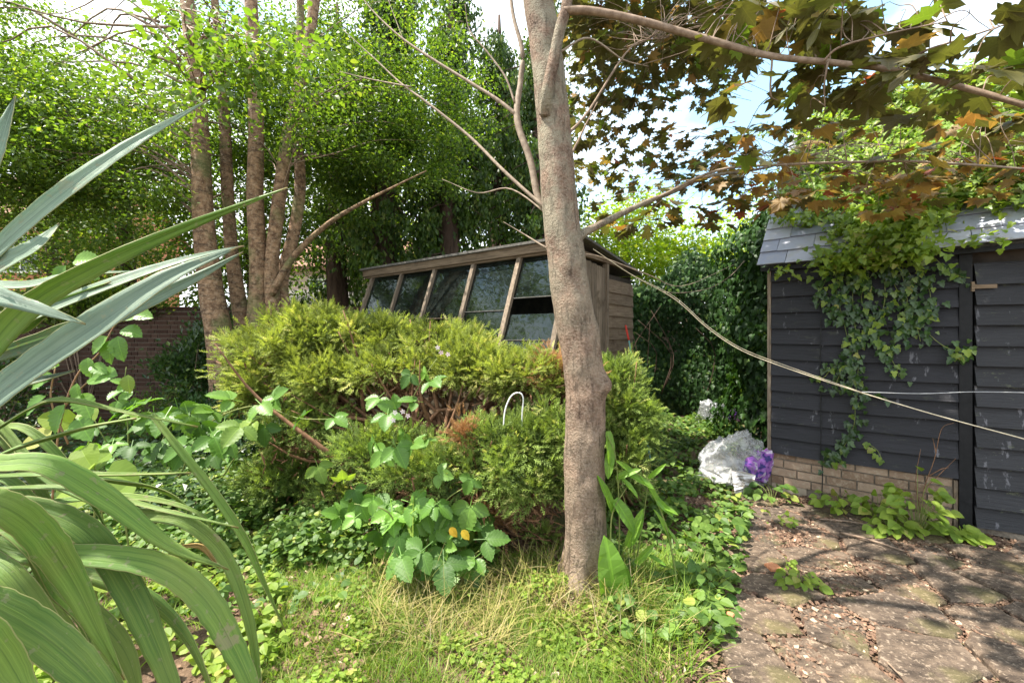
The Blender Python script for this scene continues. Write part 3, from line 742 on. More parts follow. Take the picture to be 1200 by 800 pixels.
# fascia, sill, dwarf wall
link('fascia', boxes('fascia', [(-0.02, 4.02, -0.10, -0.065, GT+0.025, GT+0.125)], 'old_wood_x'), gh)
link('head_rail', boxes('head_rail', [(0.0, 3.97, -0.06, 0.03, GT+0.0, GT+0.07)], 'old_wood_x'), gh)
link('sill', boxes('sill', [(0.0, 4.0, -GD-0.09, -GD+0.02, GB-0.06, GB-0.008)], 'old_wood_x'), gh)
for k in range(8):
    link('board', wboard(0.0, 3.98, 0.02+k*0.155, 0.02+k*0.155+0.17, 'old_wood_x', y=-GD), gh)
Vr = []
for (x, y, z) in ((-0.05, -0.14, GT+0.13), (4.10, -0.14, GT+0.13), (4.10, 1.65, GT-0.10), (-0.05, 1.65, GT-0.10)): Vr.append((x, y, z))
Vr += [(x, y, z+0.03) for (x, y, z) in Vr]
link('roof', np_mesh('roof', Vr, np.array([(3, 2, 1, 0), (4, 5, 6, 7), (0, 1, 5, 4), (1, 2, 6, 5), (2, 3, 7, 6), (3, 0, 4, 7)]), 'felt'), gh)
# end wall (right): upright boards, then lapped boards
zt = GT-0.16
for k in range(6):
    y0 = -GD*0.30+k*0.135 if k else -0.13
    link('board', boxes('board', [(3.975, 3.998+random.uniform(0, .006), y0, y0+0.128, 0.0, zt+0.10-0.03*k*0.4)], 'old_wood_z'), gh)
for k in range(15):
    V = [(3.985, 0.72, k*0.15), (4.012, 0.72, k*0.15), (3.995, 0.72, k*0.15+0.165), (3.985, 0.72, k*0.15+0.165)]
    V += [(x, 1.55, z) for x, y, z in V]
    link('board', np_mesh('board', V, np.array([(0, 1, 2, 3), (7, 6, 5, 4), (0, 4, 5, 1), (1, 5, 6, 2), (2, 6, 7, 3), (3, 7, 4, 0)]), 'old_wood_y'), gh)
link('corner_post', boxes('corner_post', [(3.96, 4.025, 0.665, 0.715, 0.0, zt+0.10)], 'old_wood_z'), gh)
link('end_rail', boxes('end_rail', [(3.97, 4.03, -0.06, 1.58, zt+0.105, zt+0.16)], 'old_wood_y'), gh)
link('inner_wall', boxes('inner_wall', [(0, 3.96, 1.55, 1.58, 0, GT-0.12), (0.0, 0.03, -GD+0.03, 1.54, 0, GB-0.08), (0.0, 0.03, 0.05, 1.54, GB-0.07, GT-0.12), (3.935, 3.965, 0.0, 1.54, 0, GT-0.17)], 'inside'), gh)
link('staging', boxes('staging', [(0.05, 3.9, 0.75, 1.5, 1.0, 1.04)], 'old_wood_x'), gh)
pb = H0+Matrix.Rotation(GH_RZ, 3, 'Z') @ Vector((3.55, 0.95, 1.045))
bx = link('crate', boxes('crate', [(-.17, .17, -.12, .12, 0, 0.012), (-.17, .17, -.12, -.108, .013, .3), (-.17, .17, .108, .12, .013, .3), (-.17, -.158, -.107, .107, .013, .3), (.158, .17, -.107, .107, .013, .3)], 'teal_plastic'), label='pale teal plastic box seen through the lowest greenhouse panes', cat='box')
bx.location = pb; bx.rotation_euler = (0, 0, GH_RZ)

# ------------------------------------------------------------------ garden wall, far left
gw = thing('brick_wall', 'old dark red brick garden wall at the left, behind the grey trunk', 'wall', (-9.5, 7.35, 0))
WX, WH = 8.2, 1.98
MT['wall_mortar'] = plain('wall_mortar', (0.09, 0.075, 0.055), (0.17, 0.14, 0.11), 40, 0.95, 0.6, 0.006)
link('mortar_core', boxes('mortar_core', [(0, WX, 0.012, 0.20, 0, WH)], 'wall_mortar'), gw)
hd = [boxes('brick', [(-.108+s*.001, .108-s*.001, 0, 0.06, 0, 0.062)], 'wall_brick') for s in range(3)]
hh = [boxes('brick', [(-.051, .051, 0, 0.06, 0, 0.062)], 'wall_brick')]
cand = []
for r in range(26):
    x = 0.0-(0.056 if r % 2 else 0); kk = 0
    while x < WX:
        st = (kk % 2 == 0); ln = 0.216 if st else 0.102
        cand.append((x+ln/2, r*0.0755, st)); x += ln+0.011; kk += 1
vis = lambda c: abs((c[0]-9.5)/7.35*F+600-145)+abs(HY+(CH-c[1])/7.35*F-425)*1.3
cand.sort(key=vis)
rest = []
for n_, (x, z, st) in enumerate(cand):
    if n_ < 298:
        o = link('brick', random.choice(hd) if st else hh[0], gw); o.location = (x, random.uniform(-.004, .004), z)
    else:
        hw = .108 if st else .051
        dy = random.uniform(-.004, .004)
        rest.append((x-hw, x+hw, dy, 0.06, z, z+0.062))
link('brickwork', boxes('brickwork', rest, 'wall_brick'), gw, kind='stuff')
link('coping', boxes('coping', [(k*0.235, k*0.235+0.225, -0.03, 0.23, WH+0.002, WH+0.062) for k in range(35)], 'wall_brick'), gw, kind='stuff')

# ------------------------------------------------------------------ houses beyond
def house(name, label, cat, x0, x1, y, zt, wm, rm, wins, depth=5, ridge=2.0):
    t = thing(name, label, cat, ((x0+x1)/2, y, 0)); hw = (x1-x0)/2
    V = [(-hw, 0, 0), (hw, 0, 0), (hw, depth, 0), (-hw, depth, 0), (-hw, 0, zt), (hw, 0, zt), (hw, depth, zt), (-hw, depth, zt), (-hw, depth/2, zt+ridge), (hw, depth/2, zt+ridge)]
    me = bpy.data.meshes.new('wall'); me.from_pydata(V, [], [(0, 1, 5, 4), (1, 2, 6, 9, 5), (2, 3, 7, 6), (3, 0, 4, 8, 7)]); me.materials.append(MT[wm])
    link('wall', me, t)
    e = 0.3; sl = ridge/(depth/2)
    Vr = [(-hw-e, -e, zt-e*sl+.03), (hw+e, -e, zt-e*sl+.03), (hw+e, depth/2, zt+ridge+.03), (-hw-e, depth/2, zt+ridge+.03), (hw+e, depth+e, zt-e*sl+.03), (-hw-e, depth+e, zt-e*sl+.03)]
    Vr += [(x, yy, z+0.1) for x, yy, z in Vr]
    rf = bpy.data.meshes.new('roof'); rf.from_pydata(Vr, [], [(3, 2, 1, 0), (5, 4, 2, 3), (6, 7, 8, 9), (9, 8, 10, 11), (0, 1, 7, 6), (1, 2, 8, 7), (2, 4, 10, 8), (4, 5, 11, 10), (5, 3, 9, 11), (3, 0, 6, 9)]); rf.materials.append(MT[rm])
    link('roof', rf, t)
    for (wx, wz, ww, wh) in wins:
        f = link('window', boxes('window', [(wx, wx+ww, -0.05, -0.002, wz, wz+0.07), (wx, wx+ww, -0.05, -0.002, wz+wh-.07, wz+wh), (wx, wx+.07, -0.048, -0.002, wz+.07, wz+wh-.07), (wx+ww-.07, wx+ww, -0.048, -0.002, wz+.07, wz+wh-.07), (wx+ww/2-.03, wx+ww/2+.03, -.046, -.002, wz+.07, wz+wh-.07)], 'white_paint'), t)
        link('pane', boxes('pane', [(wx+.071, wx+ww/2-.031, -.02, -.004, wz+.071, wz+wh-.071), (wx+ww/2+.031, wx+ww-.071, -.02, -.004, wz+.071, wz+wh-.071)], 'window_glass'), f)
    return t
house('house', 'orange brick house glimpsed through the leaves at the far left edge', 'house', -19, -14.8, 14.0, 5.6, 'orange_brick', 'tile', [(0.2, 1.2, 1.2, 1.2), (0.2, 3.6, 1.2, 1.2)])
house('garden_building', 'pale green garden building seen between the trunks and the greenhouse', 'building', -7.6, -4.4, 12.2, 2.35, 'pale_wall', 'felt', [(-1.0, 1.0, 1.0, 0.9)], 2.5, 0.5)
house('pink_house', 'pale pink rendered house showing beyond the left end of the greenhouse', 'house', -9.0, -3.6, 17.0, 4.3, 'pink_wall', 'tile', [(-1.8, 2.6, 1.2, 1.2), (0.8, 2.6, 1.2, 1.2)], 6, 1.6)

# ------------------------------------------------------------------ trees
def crown_pts(cents, n, spread, flat=0.6):
    c = np.array(cents); k = rng.integers(0, len(c), n)
    r = rv(n)*np.array([spread, spread, spread*flat])
    return c[k]+r, c[k]
def leafy(root, name, cents, n, spread, size, mat, tmpl=T_DIAMOND, flat=0.6, up=1.0, droop=0.3):
    p, c = crown_pts(cents, n, spread, flat)
    d = (p-c); ax = d+rv(n, 0.15)+np.array([0, 0, -droop*spread*1.5])
    nr = rv(n, 0.55)+np.array([0, 0, up])
    return wchild(name, scatter(name, tmpl, p, ax, nr, size*rng.uniform(.6, 1.3, n), mat), root, kind='stuff')
def inside(ell, n, shell=0.55):
    out = []
    for (cx, cy, cz, rx, ry, rz, wgt) in ell:
        m = int(n*wgt); d = rv(m); d /= np.linalg.norm(d, axis=1)[:, None]
        r = rng.uniform(shell, 1, m)[:, None]
        out.append(np.array([cx, cy, cz])+d*r*np.array([rx, ry, rz]))
    return np.vstack(out)
def limbs(root, starts, cents, n, r0, mat, name='limb', kind='stuff', bend=0.15):
    tb = TB(); S_, _ = smooth_path(starts, [1]*len(starts), 10) if len(starts) > 2 else (np.array([list(q) for q in starts]), 0)
    used = {}
    for k in rng.choice(len(cents), min(n, len(cents)), replace=False):
        c = cents[k]; dd = np.linalg.norm((S_-c)*np.array([1, 1, 1.3])+np.array([0, 0, 0.8]), axis=1)+np.array([used.get(i, 0)*.5 for i in range(len(S_))])
        i0 = int(np.argmin(dd)); used[i0] = used.get(i0, 0)+1; s = S_[i0]
        L_ = np.linalg.norm(c-s)
        if L_ > 3.2: s = c+(s-c)/L_*3.2; L_ = 3.2
        m1 = s+(c-s)*0.3+np.array([0, 0, 0.12*L_])+rv(1, bend*L_*0.35)[0]; m2 = s+(c-s)*0.65+np.array([0, 0, 0.10*L_])+rv(1, bend*L_*0.35)[0]
        rr = r0*min(1.0, 0.25+L_*0.18)
        tb.tube([s, m1, m2, c], [rr, rr*.6, rr*.35, rr*.12], 5, 3)
    return wchild(name, tb.mesh(name, mat), root, kind=kind)

# T1: grey trunk in front of the brick wall
t1 = thing('tree', 'tree with a thick mottled trunk in front of the brick wall, leftmost trunk', 'tree', P(268, 520, 6.0)*1.0)
t1.location.z = 0
def trunk(root, pts, rad, mat, seg=12, name='trunk', jit=0.012, ring=None, sub=7):
    return wchild(name, TB().tube(pts, rad, seg, sub, jit, ring).mesh(name, mat), root)
b1 = Vector((t1.location.x, 6.0, -0.05))
trunk(t1, [b1, P(264, 460, 6.0), P(258, 400, 6.0), P(246, 330, 6.0), P(238, 250, 6.05), P(234, 150, 6.1), P(226, 60, 6.1), P(215, -40, 6.2), P(205, -160, 6.2)],
      [.24, .195, .172, .150, .130, .115, .10, .08, .04], 'lenticel_bark')
e1 = [(-5.0, 7.8, 5.6, 2.6, 1.3, 2.8, .35), (-6.2, 6.0, 4.0, 1.9, 1.3, 1.5, .35), (-8.2, 6.6, 5.6, 1.8, 1.6, 2.2, .3)]
c1 = inside(e1, 420, 0.25)
leafy(t1, 'crown', c1, 75000, .21, .062, 'canopy_leaf', flat=.28)
limbs(t1, [P(238, 250, 6.05), P(234, 150, 6.1), P(226, 60, 6.1), P(215, -40, 6.2)], c1, 60, .028, 'twig_bark')
# low sprays of larger leaves that hang in front (upper left)
c1b = inside([(-2.9, 4.6, 4.5, 1.6, .6, .55, 1)], 55, 0.1)
leafy(t1, 'low_spray', c1b, 1500, .24, .075, 'canopy_leaf_light', T_OVAL, .35)
limbs(t1, [P(226, 60, 6.1), P(234, 110, 6.1)], c1b, 30, .025, 'twig_bark', 'spray_twig')

# T2: clump of stems
t2 = thing('tree', 'tree of several brown ringed stems rising from one foot, left of the greenhouse', 'tree', (-3.55, 6.1, 0))
stems = [
 [(310, 470, 6.2), (300, 390, 6.2), (303, 320, 6.2), (299, 230, 6.2), (300, 140, 6.2), (294, 0, 6.2), (288, -150, 6.3)],
 [(320, 470, 6.25), (322, 390, 6.25), (318, 320, 6.2), (325, 250, 6.2), (338, 160, 6.2), (360, 60, 6.2), (376, -60, 6.2), (380, -150, 6.2)],
 [(328, 470, 6.3), (334, 380, 6.35), (330, 330, 6.4), (345, 270, 6.45), (352, 210, 6.5), (346, 140, 6.5), (352, 40, 6.6), (350, -120, 6.6)],
 [(296, 470, 6.35), (284, 380, 6.4), (272, 300, 6.5), (266, 210, 6.55), (262, 120, 6.6), (248, -40, 6.6)]]
rads = [[.22, .17, .155, .145, .13, .11, .05], [.2, .15, .12, .12, .115, .10, .08, .04], [.18, .14, .12, .11, .10, .09, .08, .03], [.2, .15, .12, .11, .10, .06]]
for s_, r_ in zip(stems, [[q*.78 for q in r0_] for r0_ in rads]):
    ps = [P(*q) for q in s_]; ps[0].z = -0.03
    ps.insert(1, (ps[0]+ps[1])/2+Vector((random.uniform(-.02, .02), 0, 0))); r_ = [r_[0], (r_[0]+r_[1])/2]+r_[1:]
    trunk(t2, ps, r_, 'lenticel_bark', 10)
trunk(t2, [P(318, 345, 6.15), P(345, 300, 6.1), P(385, 262, 6.0), P(430, 235, 5.9), P(500, 200, 5.8)], [.06, .045, .035, .022, .008], 'lenticel_bark', 7, 'branch')
e2 = [(-3.4, 7.6, 5.6, 1.9, 1.0, 2.6, .55), (-1.7, 6.9, 5.3, 1.5, 1.2, 1.6, .35), (-3.2, 5.3, 4.6, 1.5, .5, 1.2, .045)]
c2 = inside(e2, 260, 0.25)
leafy(t2, 'crown', c2, 46000, .21, .06, 'canopy_leaf', flat=.28)
limbs(t2, [P(325, 250, 6.2), P(338, 160, 6.2), P(346, 100, 6.4), P(352, 20, 6.6), P(350, -80, 6.6)], c2, 50, .022, 'twig_bark')

# T3..: dark drooping conifers behind the greenhouse
def cypress(pxs, Z, label, n, w_=1.5):
    t = thing('conifer_tree', label, 'tree', ((pxs-600)/F*Z, Z, 0), group='conifers behind the greenhouse')
    x = t.location.x
    trunk(t, [(x, Z, -.05), (x+.03, Z, 2), (x-.05, Z, 4.2), (x+.04, Z, 6.5), (x, Z, 9.5)], [.30, .25, .22, .17, .03], 'dark_bark', 9)
    cs = []; tb = TB()
    for k in range(n):
        h = random.uniform(2.7, 9.0); a = random.uniform(0, 2*math.pi); r = random.uniform(.5, w_)*(1.15-h/13)
        e = np.array([x+math.cos(a)*r, Z+math.sin(a)*r, h-0.25*r]); s = np.array([x, Z, h+0.15*r])
        tb.tube([s, (s+e)/2+np.array([0, 0, .1]), e], [.022, .014, .005], 4, 2)
        for q in range(4):
            f = random.uniform(.35, 1); c = s+(e-s)*f
            cs.append(c)
    wchild('branch', tb.mesh('branch', 'dark_bark'), t, kind='stuff')
    cs = np.array(cs); m = len(cs)*44; k = rng.integers(0, len(cs), m)
    dz = -np.abs(rng.standard_normal(m))*0.40
    p = cs[k]+np.stack([rng.standard_normal(m)*.09, rng.standard_normal(m)*.09, dz], 1)
    ax = np.stack([rng.standard_normal(m)*.35, rng.standard_normal(m)*.35, -np.ones(m)], 1)
    wchild('foliage', scatter('foliage', T_DIAMOND, p, ax, rv(m), .10*rng.uniform(.6, 1.4, m), 'cypress_leaf'), t, kind='stuff')
cypress(452, 8.6, 'dark conifer over the left half of the greenhouse roof, drooping foliage', 75)
cypress(528, 8.9, 'dark conifer rising behind the middle of the greenhouse roof', 95)
cypress(585, 10.6, 'slimmer dark conifer seen between the greenhouse roof and the pale maple limb', 110, 1.9)
cypress(632, 9.4, 'dark conifer directly behind the maple trunk, drooping foliage', 90, 1.7)
cypress(395, 10.2, 'dark conifer between the clump of stems and the greenhouse, farther back', 75)

# background trees
bgts = [(-9.5, 10.5, 5.0, 2.6, 3.4, 'canopy_leaf', 'broad green tree over the brick wall at the left edge of the garden', 15000),
        (-6.6, 10.8, 4.6, 2.2, 3.0, 'canopy_leaf', 'leafy tree beyond the wall behind the leftmost trunk', 13000),
        (-3.6, 13.5, 5.5, 2.6, 4.0, 'lime_leaf', 'light green tree far behind the clump of stems', 9000),
        (-0.2, 14.0, 5.0, 2.8, 4.0, 'far_leaf', 'mid green tree far behind the greenhouse and the maple trunk', 10000),
        (-13.5, 12.5, 5.2, 2.6, 3.4, 'far_leaf', 'mid green tree in front of the orange brick house', 9000),
        (-12.6, 3.6, 7.4, 2.9, 2.9, 'canopy_leaf', 'tall unseen tree out beyond the flax, added to be reflected in the greenhouse panes', 12000),  # unseen tree added so the greenhouse panes reflect dark foliage
        (-9.0, 4.9, 5.0, 2.1, 1.9, 'canopy_leaf', 'added shade tree, mostly out of view past the left edge above the flax', 16000),  # mostly unseen tree added to shade the brick wall
        (3.0, 11.2, 3.4, 2.3, 1.9, 'lime_leaf', 'yellow green tree lit by the sun, just right of the maple trunk beyond the ivy', 15000),
        (6.0, 10.2, 3.3, 2.0, 1.7, 'lime_leaf', 'yellow green tree behind the dark ivy, close to the black shed', 11000),
        (9.2, 9.8, 4.2, 2.1, 2.1, 'ivy_bright', 'bright leafy tree rising behind the slate roof', 7000)]
for (x, y, cz, rx, rz, mt_, lb, n) in bgts:
    t = thing('tree', lb, 'tree', (x, y, 0), group='trees beyond the garden')
    trunk(t, [(x, y, -.05), (x+.1, y, cz*.45), (x-.05, y, cz), (x, y, cz+rz*.7)], [.2, .16, .12, .03], 'dark_bark', 8, sub=3)
    cc = inside([(x, y, cz, rx, rx*.8, rz, 1)], 90, 0.35)
    leafy(t, 'crown', cc, n, .36, .115, mt_, flat=.6)
    limbs(t, [(x, y, cz*.45), (x, y, cz*.8), (x, y, cz)], cc, 22, .05, 'dark_bark')

# low dark shrubs against the brick wall
def bush(name, label, cat, loc, rx, ry, rz, n, size, mat, tmpl=T_DIAMOND, group=None, cz=None, nc=60, spread=.12):
    t = thing(name, label, cat, loc, group=group)
    cz = rz*0.9 if cz is None else cz
    cc = inside([(loc[0], loc[1], cz, rx, ry, rz, 1)], nc, 0.35); cc[:, 2] = np.maximum(cc[:, 2], 0.06)
    p, c = crown_pts(cc, n, spread, .7); p[:, 2] = np.maximum(p[:, 2], 0.03)
    ax = (p-np.array([loc[0], loc[1], cz*.6]))+rv(n, .3)+np.array([0, 0, -.1]); nr = rv(n, .5)+np.array([0, -.3, 1])
    wchild('leaves', scatter('leaves', tmpl, p, ax, nr, size*rng.uniform(.6, 1.3, n), mat), t, kind='stuff')
    tb = TB()
    for k in range(14):
        e = cc[rng.integers(0, len(cc))]; s = np.array([loc[0]+random.uniform(-.1, .1), loc[1]+random.uniform(-.1, .1), 0])
        tb.tube([s, s+(e-s)*.5+np.array([0, 0, .1]), e], [.014, .009, .003], 5, 3)
    wchild('stem', tb.mesh('stem', 'twig_bark'), t, kind='stuff')
    return t
bush('shrub', 'dark green shrub against the brick wall, just left of the leftmost trunk', 'shrub', (-5.15, 6.9, 0), .55, .3, .85, 3600, .085, 'ivy', T_DIAMOND)
bush('shrub', 'low feathery dark shrub at the foot of the brick wall', 'shrub', (-5.2, 6.2, 0), .45, .3, .4, 1800, .075, 'canopy_leaf', T_NARROW)
bush('shrub', 'dark shrub behind the blade tips at the left edge, by the wall', 'shrub', (-7.7, 6.4, 0), .7, .4, .7, 2600, .08, 'ivy', T_DIAMOND)
bush('shrub', 'dark low shrub between the leftmost trunk and the juniper', 'shrub', (-3.95, 5.6, 0), .35, .3, .45, 1500, .07, 'ivy_dark', T_DIAMOND)

bush('climber', 'tangled green climber hanging over the brick wall beside the leftmost trunk', 'climber', (-4.9, 7.25, 0), .8, .16, .75, 4200, .075, 'ivy', T_DIAMOND, cz=1.35, nc=70)
bush('climber', 'leafy growth spilling over the top of the brick wall behind the blade tips', 'climber', (-7.3, 7.3, 0), 1.6, .22, .35, 5200, .075, 'canopy_leaf', T_DIAMOND, cz=2.05, nc=90)
bush('shrub', 'dark green undergrowth at the foot of the clump of stems', 'shrub', (-3.3, 5.5, 0), .8, .35, .40, 3600, .07, 'ivy', T_DIAMOND)
# ------------------------------------------------------------------ ivy screen between greenhouse and black shed
iv = thing('ivy_hedge', 'tall dark ivy covering the boundary between greenhouse and black shed', 'ivy', (3.6, 8.4, 0))
link('fence_core', None) if False else None
m = 26000
u = rng.random(m); h = rng.random(m)**0.9
bx0, by0, bx1, by1 = 1.5, 9.3, 6.4, 7.0
X = bx0+(bx1-bx0)*u; Y = by0+(by1-by0)*u
bul = 0.22*np.sin(X*3.1+1)+0.18*np.sin(h*9+X*2)+0.12*np.sin(X*7+h*5)
top = 2.35+0.22*(X-1.5)+0.25*np.sin(X*2.3)+0.15*np.sin(X*6)
Zz = h*top
p = np.stack([X-0.35*bul, Y-0.75*bul-.25, Zz], 1)+rv(m, .05)
ax = np.stack([rng.standard_normal(m)*.4, -.35+rng.standard_normal(m)*.2, -np.ones(m)], 1); nr = np.array([-.35, -.8, .55])+rv(m, .38)
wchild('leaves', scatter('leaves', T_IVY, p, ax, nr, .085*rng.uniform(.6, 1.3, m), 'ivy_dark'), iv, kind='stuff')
for k in range(26):      # the old boarded fence the ivy grows on
    uu = k/26; x = bx0+(bx1-bx0)*uu; y = by0+(by1-by0)*uu+0.12
    me = boxes('fence_board', [(0, .198, 0, .02, 0, 2.2)], 'old_wood_z') if k == 0 else me
    o = bpy.data.objects.new('fence_board', me); col.objects.link(o); o.parent = iv
    o.location = (x-3.6, y-8.4, random.uniform(-.05, .03)); o.rotation_euler = (0, 0, math.atan2(by1-by0, bx1-bx0))
tb = TB()
for k in range(16):
    uu = random.random(); x = bx0+(bx1-bx0)*uu; y = by0+(by1-by0)*uu-0.45
    tb.tube([(x, y, random.uniform(0, .8)), (x+random.uniform(-.3, .3), y-.1, 1.2), (x+random.uniform(-.5, .5), y-.1, random.uniform(1.6, 2.6))], [.010, .008, .004], 4, 3)
wchild('stems', tb.mesh('stems', 'dark_bark'), iv, kind='stuff')
# ivy column close to the shed corner
iv2 = thing('ivy_tree', 'dark ivy clad stump close to the left corner of the black shed', 'ivy', (3.75, 5.95, 0))
m = 9000; th = rng.uniform(0, 2*math.pi, m); hh_ = rng.random(m)*3.3; rr = .62+.14*np.sin(3*th+hh_*2)+.1*np.sin(hh_*5)
rr *= np.clip((3.5-hh_)/.7, .3, 1)
p = np.stack([3.75+rr*np.cos(th), 5.95+rr*np.sin(th), hh_], 1)+rv(m, .05)
ax = np.stack([np.cos(th)*.4, np.sin(th)*.4, -np.ones(m)], 1)+rv(m, .3); nr = np.stack([np.cos(th), np.sin(th), np.full(m, .6)], 1)+rv(m, .35)
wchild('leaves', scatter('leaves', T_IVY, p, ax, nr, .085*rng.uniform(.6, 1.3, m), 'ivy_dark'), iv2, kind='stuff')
trunk(iv2, [(3.75, 5.95, -.05), (3.8, 5.95, 1.5), (3.75, 5.95, 3.0)], [.22, .18, .10], 'dark_bark', 9)

# ------------------------------------------------------------------ ivy on the black shed
Rs = Matrix.Rotation(SH_RZ, 3, 'Z')
def S(x, y, z): return np.array(U0+Rs @ Vector((x, y, z)))
ivy = thing('ivy_plant', 'bright ivy sprawling over the slates and trailing down the black shed', 'ivy', U0+Rs @ Vector((.7, -.1, 0)))
m = 24000; cs = []
for k in range(900):      # clumps on the slope: thick in the middle, the eave left bare at both ends
    x = random.gauss(1.1, .5) if random.random() < .4 else random.uniform(.05, 3.4); s = random.uniform(0.0, slope*.97)
    low = .50 if x < .55 else (0.0 if x < 1.2 else .36)
    if s < low+random.uniform(-.04, .12): continue
    if x > 1.9 and random.random() < .45*(.5+.5*math.sin(x*4+s*6)): continue
    cs.append((x, EAVE_Y+s*math.cos(PIT)-.04, EAVE_Z+s*math.sin(PIT)+.05+random.uniform(0, .10)))
for k in range(22):
    cs.append((random.gauss(.80, .22), EAVE_Y-random.uniform(0, .12), EAVE_Z+random.uniform(-.10, .06)))
cs = np.array([S(*c) for c in cs]); k = rng.integers(0, len(cs), m)
p = cs[k]+rv(m)*np.array([.085, .085, .045])
ax = np.array(Rs @ Vector((0, -1, -.7)))+rv(m, .7); nr = np.array(Rs @ Vector((0, -.45, 1)))+rv(m, .45)
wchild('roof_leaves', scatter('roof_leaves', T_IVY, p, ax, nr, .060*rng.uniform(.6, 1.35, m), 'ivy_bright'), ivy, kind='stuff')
strands = [ # local x along the wall, points down the wall (x, z)
 [(.50, 2.2), (.42, 2.0), (.40, 1.85)], [(.58, 2.22), (.52, 2.0), (.55, 1.8), (.60, 1.55), (.63, 1.30), (.62, 1.1)],
 [(.66, 2.2), (.64, 1.9), (.66, 1.6), (.68, 1.3), (.66, 1.0), (.65, .75), (.58, .55), (.50, .42), (.45, .36)],
 [(.72, 2.2), (.74, 1.95), (.79, 1.7), (.82, 1.5), (.90, 1.35), (.95, 1.2)], [(.84, 2.2), (.86, 1.9), (.83, 1.7), (.80, 1.55)],
 [(.93, 2.22), (.98, 2.0), (1.00, 1.8), (.97, 1.6)], [(1.04, 2.24), (1.10, 2.05), (1.14, 1.85), (1.10, 1.65)],
 [(1.15, 2.2), (1.22, 2.1), (1.30, 2.02), (1.36, 2.0)], [(1.05, 1.75), (1.12, 1.58), (1.22, 1.46), (1.32, 1.42), (1.36, 1.38)],
 [(.66, 1.35), (.58, 1.30), (.50, 1.26), (.42, 1.15), (.34, 1.17)], [(.66, 1.05), (.74, 1.02), (.84, 1.02), (.88, .99)], [(.60, 1.3), (.55, 1.2), (.52, 1.1), (.50, 1.03)],
 [(.70, 2.1), (.60, 1.95), (.53, 1.85), (.47, 1.75)], [(.88, 2.1), (.95, 1.9), (1.04, 1.7), (1.08, 1.5)], [(.78, 2.1), (.70, 1.9), (.74, 1.7), (.70, 1.5)],
 [(1.0, 2.1), (1.05, 1.95), (1.02, 1.75), (.93, 1.5), (.86, 1.38)]]
tb = TB(); lm = [shared('leaf', T_IVY, 'ivy'), shared('leaf', T_IVY, 'ivy_bright')]
spots = []
for st in strands:
    pp = [S(x, -.05-random.uniform(0, .03), z) for x, z in st]
    tb.tube(pp, [.0035]*len(pp), 4, 4)
    C_, _ = smooth_path(pp, [1]*len(pp), 8)
    L_ = np.linalg.norm(np.diff(C_, axis=0), axis=1).sum()
    for q in range(int(L_/.028)):
        spots.append(C_[int(rng.integers(0, len(C_)))])
random.shuffle(spots)
wchild('stems', tb.mesh('stems', 'green_stem'), ivy, kind='stuff')
for s_ in spots[:292]:
    pos = s_+np.array(Rs @ Vector((random.gauss(0, .022), -abs(random.gauss(0, .03))-.01, random.gauss(0, .025))))
    placeleaf('leaf', lm[0] if random.random() < .75 else lm[1], ivy, pos, np.array(Rs @ Vector((random.gauss(0, .6), -.3, -1))), np.array(Rs @ Vector((random.gauss(-.1, .35), -1, .45+random.gauss(0, .3)))), random.uniform(.042, .072))
m = 650; cs2 = np.array(spots)
k = rng.integers(0, len(cs2), m)
p = cs2[k]+(rv(m)*np.array([.035, .02, .045])) @ np.array(Rs.transposed())+np.array(Rs @ Vector((0, -.012, 0)))
ax = np.array(Rs @ Vector((0, -.3, -1)))+rv(m, .4); nr = np.array(Rs @ Vector((0, -1, .5)))+rv(m, .3)
wchild('small_leaves', scatter('small_leaves', T_IVY, p, ax, nr, .052*rng.uniform(.6, 1.3, m), 'ivy'), ivy, kind='stuff')

# ------------------------------------------------------------------ the maple in front
mp_ = thing('maple_tree', 'bronze leaved maple with a smooth pinkish brown trunk, in the middle foreground', 'tree', (P(687, 690, 2.62).x, 2.62, 0))
mt_pts = [(688, 720, 2.62), (687, 690, 2.62), (686, 650, 2.62), (685, 600, 2.61), (684, 540, 2.60), (686, 490, 2.60), (686, 455, 2.60), (683, 420, 2.60), (676, 380, 2.60), (669, 340, 2.60), (664, 300, 2.60), (657, 250, 2.60), (651, 180, 2.60), (645, 110, 2.60), (638, 50, 2.60), (630, 0, 2.60), (618, -70, 2.62), (600, -170, 2.65), (590, -300, 2.7)]
mt_r = [.160, .142, .128, .122, .120, .118, .119, .119, .120, .118, .114, .108, .103, .098, .094, .090, .075, .055, .02]
knots = [(P(706, 452, 2.54), .042, .055), (P(714, 440, 2.54), .035, .030), (P(690, 612, 2.49), .03, .014), (P(676, 560, 2.49), .025, .010), (P(692, 520, 2.49), .028, .010), (P(683, 190, 2.50), .05, .012), (P(690, 575, 2.50), .04, .013), (P(676, 430, 2.49), .05, .008), (P(645, 75, 2.5), .05, .012),
         (P(668, 362, 2.49), .07, .008), (P(700, 385, 2.55), .06, .014), (P(705, 640, 2.53), .05, .018), (P(672, 520, 2.49), .04, .007), (P(667, 310, 2.49), .05, .008), (P(690, 660, 2.50), .05, .010)]
